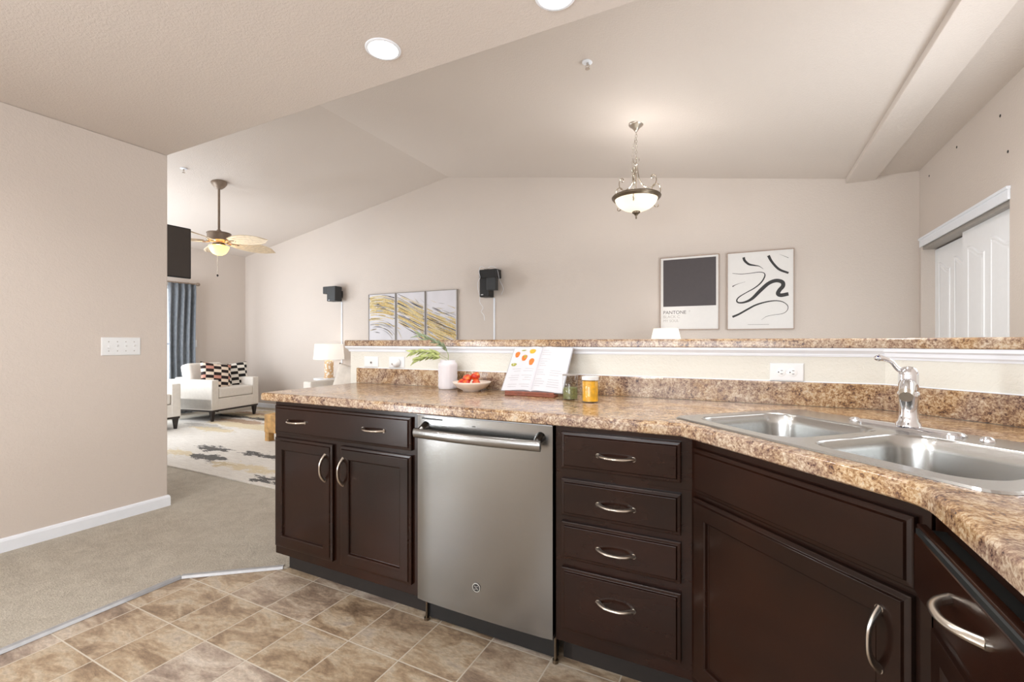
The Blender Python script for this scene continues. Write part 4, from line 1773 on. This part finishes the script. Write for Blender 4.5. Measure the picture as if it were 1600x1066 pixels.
def armchair(label, loc, rz):
    t = empty('armchair', label, 'armchair', loc, rz, 'white armchairs in the living room')
    W, D = 0.84, 0.84
    soft((-W / 2, W / 2, -D / 2, D / 2, 0.165, 0.33), 'seat_frame', t, bev=0.008)
    for s in (-1, 1):
        a, b_ = sorted((s * W / 2, s * (W / 2 - 0.115)))
        soft((a, b_, -D / 2 - 0.002, D / 2, 0.165, 0.60), 'armrest', t, bev=0.014)
    mb = MB()
    mb.box(-W / 2 + 0.11, W / 2 - 0.11, D / 2 - 0.16, D / 2, 0.30, 0.62)
    mb.obj('backrest', 'fabric', t, smooth=True, bevel=0.015, seg=3)
    soft((-W / 2 + 0.120, W / 2 - 0.120, -D / 2 - 0.004, D / 2 - 0.16, 0.335, 0.475), 'seat_cushion', t, bev=0.022)
    mb = MB()
    mb.box(-W / 2 + 0.125, W / 2 - 0.125, -0.09, 0.09, -0.20, 0.20)
    mb.mv(Matrix.Translation((0, D / 2 - 0.20, 0.625)) @ Matrix.Rotation(R(-13), 4, 'X'))
    mb.obj('back_cushion', 'fabric', t, smooth=True, bevel=0.045, seg=5)
    mb = MB()
    mb.box(-W / 2 + 0.01, W / 2 - 0.01, -D / 2 + 0.005, D / 2 - 0.01, 0.140, 0.166)
    mb.obj('base_rail', 'darkmetal', t)
    for sx in (-1, 1):
        for sy in (-1, 1):
            mb = MB()
            x, y = sx * (W / 2 - 0.045), sy * (D / 2 - 0.045)
            vs = []
            for z, h_ in ((0.0, 0.014), (0.142, 0.028)):
                vs += [(x + a * h_, y + b_ * h_, z) for a, b_ in ((-1, -1), (1, -1), (1, 1), (-1, 1))]
            mb.add(vs, [(0, 3, 2, 1), (4, 5, 6, 7), (0, 1, 5, 4), (1, 2, 6, 5), (2, 3, 7, 6), (3, 0, 4, 7)])
            mb.obj('leg', 'darkmetal', t)
    return t


RUGZ = 0.020
a1 = armchair('white armchair holding two patterned pillows, in front of the curtain', (-7.33, 4.31, RUGZ), R(101))
a2 = copy_tree(a1)
a2.location = (-7.13, 3.085, RUGZ)
a2.rotation_euler = (0, 0, R(90))
a2['label'] = 'white armchair mostly hidden behind the left wall edge'


def pillow(name, label, mat, w, loc, rot, cat='pillow', group=None):
    N = 16
    vs, fs = [], []
    for side in (-1, 1):
        for i in range(N + 1):
            for j in range(N + 1):
                u, v = i / N * 2 - 1, j / N * 2 - 1
                k = (1 - u ** 4) * (1 - v ** 4)
                pin = 1 - 0.10 * (1 - abs(u * v)) * (max(abs(u), abs(v)) ** 6)
                vs.append((u * w / 2 * (pin if abs(u) >= abs(v) else pin ** 0.6), side * 0.065 * max(0, k) ** 0.55, v * w / 2 * (pin if abs(v) >= abs(u) else pin ** 0.6)))
    st_ = (N + 1) ** 2
    for i in range(N):
        for j in range(N):
            a = i * (N + 1) + j
            fs.append((a, a + N + 1, a + N + 2, a + 1))
            fs.append((a + st_, a + 1 + st_, a + N + 2 + st_, a + N + 1 + st_))
    mb = MB()
    mb.add(vs, fs)
    o = mb.obj(name, mat, smooth='all', loc=loc, rot=rot)
    return tag(o, label, cat, group)


ca, sa = math.cos(R(11)), math.sin(R(11))


def chair_pt(front, side, z):   # point on chair 1: front along facing, side to chair's +Y world side
    f_ = Vector((ca, sa, 0))
    s_ = Vector((-sa, ca, 0))
    p = Vector((-7.33, 4.31, RUGZ)) + f_ * front + s_ * side
    return (p.x, p.y, RUGZ + z)


pillow('throw_pillow', 'pink and black block-patterned pillow on the white armchair, left one', 'pillow_pink', 0.44, chair_pt(0.12, -0.09, 0.625), (R(-16), R(8), R(82)), group=None)
pillow('throw_pillow', 'black and white block-patterned pillow on the white armchair, right one', 'pillow_bw', 0.42, chair_pt(0.08, 0.27, 0.620), (R(-12), R(-4), R(72)), group=None)

# rug
mb = MB()
slab(mb, [(-2.15, -1.37), (2.15, -1.37), (2.15, 1.37), (-2.15, 1.37)], 0.0, 0.011, 0.003)
o = mb.obj('area_rug', 'rug', loc=(-5.4, 3.77, 0.0085))
tag(o, 'cream area rug with black and gold brush-like blotches on the carpet', 'rug')

# coffee table
t = empty('coffee_table', 'low raw-wood table peeking past the left end of the cabinets', 'coffee table', (-4.45, 3.80, 0.0195))
mb = MB()
mb.box(-0.55, 0.55, -0.30, 0.30, 0.10, 0.31)
mb.obj('table_top', 'rawwood', t, bevel=0.006)
for sx in (-1, 1):
    for sy in (-1, 1):
        mb = MB()
        x, y = sx * 0.51, sy * 0.26
        mb.box(x - 0.035, x + 0.035, y - 0.035, y + 0.035, 0, 0.10)
        mb.obj('leg', 'rawwood', t, bevel=0.003)

# sofa along the back wall
t = empty('sofa', 'white sofa mostly hidden behind the counter, below the triptych', 'sofa', (-4.35, 4.80, 0.020), 0)
W, D = 2.15, 0.86
soft((-W / 2, W / 2, -D / 2, D / 2, 0.10, 0.34), 'seat_frame', t, bev=0.01)
for s in (-1, 1):
    a, b_ = sorted((s * W / 2, s * (W / 2 - 0.16)))
    soft((a, b_, -D / 2, D / 2, 0.10, 0.61), 'armrest', t, bev=0.02)
soft((-W / 2 + 0.16, W / 2 - 0.16, D / 2 - 0.20, D / 2, 0.34, 0.72), 'backrest', t, bev=0.03)
for k in range(3):
    x = -W / 2 + 0.165 + k * (W - 0.33) / 3
    soft((x, x + (W - 0.33) / 3 - 0.005, -D / 2, D / 2 - 0.2, 0.34, 0.46), 'seat_cushion', t, bev=0.03)
for sx in (-1, 1):
    for sy in (-1, 1):
        mb = MB()
        mb.cyl((sx * (W / 2 - 0.07), sy * (D / 2 - 0.07), 0), 0.02, 0, 0.10, 14)
        mb.obj('leg', 'darkmetal', t, smooth=True)
pillow('sofa_pillow', 'cream marbled pillow standing on the hidden white sofa', 'pillow_cream', 0.38, (-4.83, 4.60, 0.02 + 0.655), (R(-14), R(10), R(12)))

# side table + left lamp
t = empty('side_table', 'small pale side table under the left lamp, hidden by the sofa arm', 'side table', (-5.77, 5.08, 0.0195))
mb = MB()
mb.cyl((0, 0, 0), 0.19, 0.575, 0.60, 36)
mb.obj('table_top', 'white', t, smooth=True, bevel=0.003)
mb = MB()
mb.lathe([(0.15, 0), (0.15, 0.015), (0.02, 0.03), (0.02, 0.575)], 28)
mb.obj('pedestal', 'white', t, smooth=True)


def table_lamp(label, loc, base_w, z_sh0, z_sh1, r0, r1, base_mat):
    t = empty('table_lamp', label, 'table lamp', loc)
    mb = MB()
    mb.lathe([(base_w * 0.5, 0), (base_w * 0.5, 0.012), (base_w * 0.38, 0.018), (base_w * 0.40, z_sh0 - 0.03), (base_w * 0.30, z_sh0 - 0.02), (0.010, z_sh0 - 0.012), (0.008, z_sh0 + 0.1)], 28)
    b_ = mb.obj('lamp_base', base_mat, t, smooth=True)
    mb = MB()
    mb.lathe([(r0, z_sh0), (r1, z_sh1), (r1 - 0.003, z_sh1), (r0 - 0.003, z_sh0)], 40)
    mb.f = [q for q in mb.f if len(q) == 4]
    mb.mi = mb.mi[:len(mb.f)]
    mb.obj('lamp_shade', 'lampshade', t, smooth=True)
    return t, b_


M['lattice'] = None
tt = NT('cream_lattice_base')
vv = tt.coord(scale=(1, 1, 1))
vo = tt.n('TexVoronoi')
vo.inputs['Scale'].default_value = 26
tt.l(vv, vo.inputs['Vector'])
tt.base(tt.ramp(vo.outputs['Distance'], [(0.3, S(240, 232, 220)), (0.5, S(214, 176, 132))]))
tt.set(Roughness=0.4)
M['lattice'] = tt.m
table_lamp('lit white drum-shade table lamp with patterned base at the left of the bar', (-5.745, 5.10, 0.6196), 0.17, 0.287, 0.523, 0.225, 0.205, 'lattice')
point('table_lamp_bulb', (-5.745, 5.10, 1.02), 0.7, WARM, 0.03)

# console + right lamp (only its shade shows over the bar)
t = empty('console_table', 'console table standing behind the bar against the back wall, under the posters', 'console table', (-0.6, 5.12, 0.008))
mb = MB()
mb.box(-0.6, 0.6, -0.18, 0.18, 0.76, 0.80)
mb.obj('table_top', 'white', t, bevel=0.004)
for sx in (-1, 1):
    for sy in (-1, 1):
        mb = MB()
        mb.box(sx * 0.57 - 0.02, sx * 0.57 + 0.02, sy * 0.15 - 0.02, sy * 0.15 + 0.02, 0, 0.76)
        mb.obj('leg', 'white', t)
table_lamp('white tapered lampshade whose top peeks over the bar ledge below the posters', (-0.752, 5.10, 0.808), 0.14, 0.29, 0.505, 0.175, 0.125, 'white')
point('table_lamp_bulb', (-0.752, 5.10, 1.18), 2, WARM, 0.03)

# ------------------------------------------------------------------ speakers and raceways


def raceway(x, z0, z1, label):
    mb = MB()
    mb.box(x - 0.011, x + 0.011, BW - 0.013, BW - 0.0005, z0, z1)
    return tag(mb.obj('cable_raceway', 'white', bevel=0.002), label, 'cable cover', 'cable covers on the back wall')


t = empty('wall_speaker', 'pair of small charcoal cube speakers on the back wall, left of the triptych', 'speaker', (-5.82, BW, 1.93))
mb = MB()
mb.box(-0.155, -0.06, -0.20, -0.07, 0.005, 0.12)
mb.obj('speaker_cube', 'speaker', t, bevel=0.008)
mb = MB()
mb.box(-0.065, 0.115, -0.20, -0.06, -0.115, 0.12)
sb = mb.obj('speaker_cube', 'speaker', t, bevel=0.008)
mb = MB()
mb.box(-0.03, 0.0, -0.2025, -0.2, -0.103, -0.093)
mb.obj('logo_mark', 'alu', sb)
mb = MB()
mb.box(0.0, 0.07, -0.07, -0.0005, -0.05, 0.06)
mb.obj('bracket', 'black', t)
raceway(-5.765, 0.09, 1.815, 'thin white cable cover on the back wall below the left speakers')
t = empty('wall_speaker', 'black speaker with a grey cube speaker and loose wires, right of the triptych', 'speaker', (-3.0, BW, 1.93))
mb = MB()
mb.box(-0.105, 0.155, -0.19, -0.05, 0.07, 0.185)
mb.obj('speaker_cube', 'black', t, bevel=0.010)
mb = MB()
mb.box(-0.095, 0.045, -0.20, -0.05, -0.175, 0.072)
sb = mb.obj('speaker_cube', 'black', t, bevel=0.014)
mb = MB()
mb.box(-0.068, -0.035, -0.203, -0.2, -0.150, -0.138)
mb.obj('logo_mark', 'alu', sb)
mb = MB()
mb.box(0.050, 0.185, -0.27, -0.19, -0.10, 0.065)
mb.obj('satellite_cube', 'speaker', t, bevel=0.010)
mb = MB()
mb.box(-0.07, 0.0, -0.12, -0.07, 0.183, 0.205)
mb.obj('wire_terminal', 'nickel', t, bevel=0.003)
mb = MB()
mb.box(-0.02, 0.06, -0.052, -0.0005, -0.05, 0.10)
mb.obj('bracket', 'black', t)
mb = MB()
random.seed(3)
mb.tube(smooth_path([(-0.03, -0.13, 0.20), (-0.075, -0.19, 0.225), (-0.098, -0.20, 0.16), (-0.080, -0.205, 0.08), (-0.112, -0.205, 0.02), (-0.118, -0.19, -0.08), (-0.108, -0.16, -0.16), (-0.145, -0.10, -0.23), (-0.120, -0.06, -0.30), (-0.160, -0.04, -0.35), (-0.125, -0.03, -0.40), (-0.120, -0.02, -0.47)], 5), 0.0028, 6)
mb.tube(smooth_path([(-0.02, -0.12, 0.205), (0.06, -0.16, 0.22), (0.150, -0.17, 0.18), (0.162, -0.12, 0.05), (0.185, -0.06, -0.06), (0.150, -0.05, -0.14)], 5), 0.0024, 6)
mb.obj('loose_wire', 'white', t, smooth='all')
raceway(-2.978, 0.09, 1.760, 'white cable cover on the back wall below the right speaker')

# ------------------------------------------------------------------ wall art
N_ = (0, -1, 0)


def framed(name, label, cat, x0, x1, z0, z1, frame_mat, fw, mat_face, group=None):
    t = empty(name, label, cat, (x0, BW - 0.001, z0), 0, group)
    w_, h_ = x1 - x0, z1 - z0
    mb = MB()
    mb.box(0, fw, -0.03, 0, 0, h_)
    mb.box(w_ - fw, w_, -0.03, 0, 0, h_)
    mb.box(fw, w_ - fw, -0.03, 0, 0, fw)
    mb.box(fw, w_ - fw, -0.03, 0, h_ - fw, h_)
    mb.obj('picture_frame', frame_mat, t)
    mb = MB()
    mb.box(fw, w_ - fw, -0.022, -0.002, fw, h_ - fw)
    mb.obj('picture', mat_face, t)
    return t, w_, h_


t, w_, h_ = framed('poster', 'framed poster of a black square over printed words, left of the two posters', 'poster', -0.851, -0.247, 1.303, 2.107, 'frame_wood', 0.007, 'poster_paper')
mb = MB()
mb.box(0.034, w_ - 0.031, -0.0230, -0.0221, 0.258, h_ - 0.028)
mb.obj('dark_square', 'charcoal_print', t)
text('printed_text', 'PANTONE', 0.052, 'charcoal_print', t, (0.032, -0.0223, 0.176), (PI / 2, 0, 0))
text('printed_text', '®', 0.022, 'pale_ink', t, (0.300, -0.0223, 0.196), (PI / 2, 0, 0))
text('printed_text', 'BLACK C', 0.044, 'pale_ink', t, (0.032, -0.0223, 0.131), (PI / 2, 0, 0))
text('printed_text', 'MY SOUL', 0.040, 'pale_ink', t, (0.032, -0.0223, 0.088), (PI / 2, 0, 0))

t, w_, h_ = framed('poster', 'framed abstract poster of black brush strokes, right of the two posters', 'poster', -0.173, 0.434, 1.298, 2.102, 'frame_wood', 0.007, 'poster_paper')
strokes = [
    ([(870, 172), (880, 200), (915, 230), (960, 240), (1000, 248), (1035, 272)], [22, 21, 19, 12, 6, 2]),
    ([(1075, 160), (1105, 215), (1160, 275), (1235, 308)], [24, 20, 20, 18]),
    ([(775, 305), (850, 311), (930, 305), (1000, 297), (1040, 306), (1045, 335), (1015, 385), (960, 430), (890, 468), (832, 503), (812, 532), (830, 550), (880, 546), (940, 518), (1010, 450), (1075, 393), (1135, 370), (1185, 382), (1192, 415), (1165, 448), (1152, 478), (1175, 492), (1235, 482)],
     [3, 5, 5, 6, 7, 11, 12, 10, 8, 10, 12, 14, 18, 26, 32, 32, 33, 34, 33, 34, 34, 34, 32]),
    ([(775, 668), (830, 646), (900, 608), (970, 572), (1050, 548), (1130, 537), (1190, 548), (1228, 580), (1225, 618), (1190, 645), (1120, 655), (1060, 668), (1018, 695)], [20, 17, 16, 15, 12, 9, 7, 6, 5, 4, 3, 3, 1]),
    ([(775, 415), (800, 402), (840, 388), (885, 376)], [10, 5, 2, 1]),
    ([(1165, 150), (1235, 182)], [1, 4]),
    ([(905, 733), (1000, 734), (1080, 734)], [2, 2, 2]),
]
mb = MB()
for pts, wd in strokes:
    q = []
    for x, y in pts:
        xn = (x - 728) / 553
        yt = 137 - 36 * xn
        q.append((xn * w_, h_ * (1 - (y - yt) / (775 - yt))))
    sp2 = smooth_path([(a, b_, 0) for a, b_ in q], 8)
    ws = []
    for i in range(len(q) - 1):
        ws += [wd[i] + (wd[i + 1] - wd[i]) * k / 8 for k in range(8)]
    ws.append(wd[-1])
    mb.ribbon([(a.x, a.y) for a in sp2], [v * w_ / 553 for v in ws], (0, -0.0222, 0), (1, 0, 0), (0, 0, 1), N_, 0.0006)
mb.obj('brush_strokes', 'black_ink', t, fix=False)

# triptych: one flowing design cut over three panels
X0, X1, Z0, Z1 = -5.180, -3.555, 1.04, 1.905
gap = 0.012
pw = (X1 - X0 - 2 * gap) / 3
TW, TH = X1 - X0, Z1 - Z0
random.seed(21)


def band(s):     # centre line of the gold band in 0..1 design space (x right, y up)
    return 0.80 - 0.30 * s - 0.28 * s * s + 0.10 * math.sin(s * 5.2) * (1 - s)


strk = []   # (points, width, material index)
for k in range(560):
    s0 = random.random() * 1.1 - 0.12
    ln = random.uniform(0.05, 0.26)
    off = random.gauss(0, 0.12)
    mi = random.choices([1, 2, 3, 4], [4, 5, 2.2, 1.3])[0]
    wd = random.uniform(0.005, 0.024) * (0.7 if mi == 3 else 1)
    pts = []
    for i in range(9):
        s = s0 + ln * i / 8
        pts.append((s, band(s) + off * (0.9 + 0.5 * s) - 0.35 * off * (s - s0)))
    strk.append((pts, [wd * math.sin(PI * (i + 0.6) / 9.4) for i in range(9)], mi))
for k in range(34):     # lower left arcs
    r_ = random.choice([0.30, 0.36, 0.40, 0.44, 0.47, 0.52]) + random.uniform(-0.012, 0.012)
    a0 = random.uniform(20, 95)
    ln = random.uniform(15, 45)
    mi = random.choices([3, 4, 2], [2, 4, 1])[0]
    pts = [(0.10 + r_ * 0.62 * math.cos(R(a0 + ln * i / 8)), 0.02 + r_ * 1.02 * math.sin(R(a0 + ln * i / 8))) for i in range(9)]
    wd = random.uniform(0.003, 0.010)
    strk.append((pts, [wd * math.sin(PI * (i + 0.6) / 9.4) for i in range(9)], mi))
for k in range(26):     # upper right arcs
    r_ = random.choice([0.34, 0.42, 0.50, 0.66, 0.72]) + random.uniform(-0.015, 0.015)
    a0 = random.uniform(190, 300)
    ln = random.uniform(10, 30)
    pts = [(0.88 + r_ * 0.75 * math.cos(R(a0 + ln * i / 8)), 1.12 + r_ * math.sin(R(a0 + ln * i / 8))) for i in range(9)]
    wd = random.uniform(0.002, 0.006)
    strk.append((pts, [wd * math.sin(PI * (i + 0.6) / 9.4) for i in range(9)], random.choice([4, 4, 2])))
for k, nm in enumerate(('left', 'middle', 'right')):
    xa = X0 + k * (pw + gap)
    lb = {'left': 'left panel of the gold and grey abstract triptych', 'middle': 'middle panel of the gold and grey abstract triptych',
          'right': 'right panel of the abstract triptych, gold with dark brown lower corner'}[nm]
    t, w_, h_ = framed('painting', lb, 'painting', xa, xa + pw, Z0, Z1, 'frame_grey', 0.010, 'canvas', 'panels of the triptych')
    mb = MB()
    for li, (pts, wd, mi) in enumerate(strk):
        P2 = [((p[0] * TW) - (xa - X0), p[1] * TH) for p in pts]
        sel = [i for i, p in enumerate(P2) if 0.014 < p[0] < w_ - 0.014 and 0.014 < p[1] < h_ - 0.014]
        if len(sel) < 3 or sel[-1] - sel[0] != len(sel) - 1:
            continue
        mb.cur = mi - 1
        mb.ribbon([P2[i] for i in sel], [wd[i] * TW * 0.62 for i in sel], (0, -0.0221, 0), (1, 0, 0), (0, 0, 1), N_, 0.0003 + 0.000004 * li)
    mb.obj('painted_strokes', ['gold1', 'gold2', 'dark_paint', 'grey_paint'], t, fix=False)
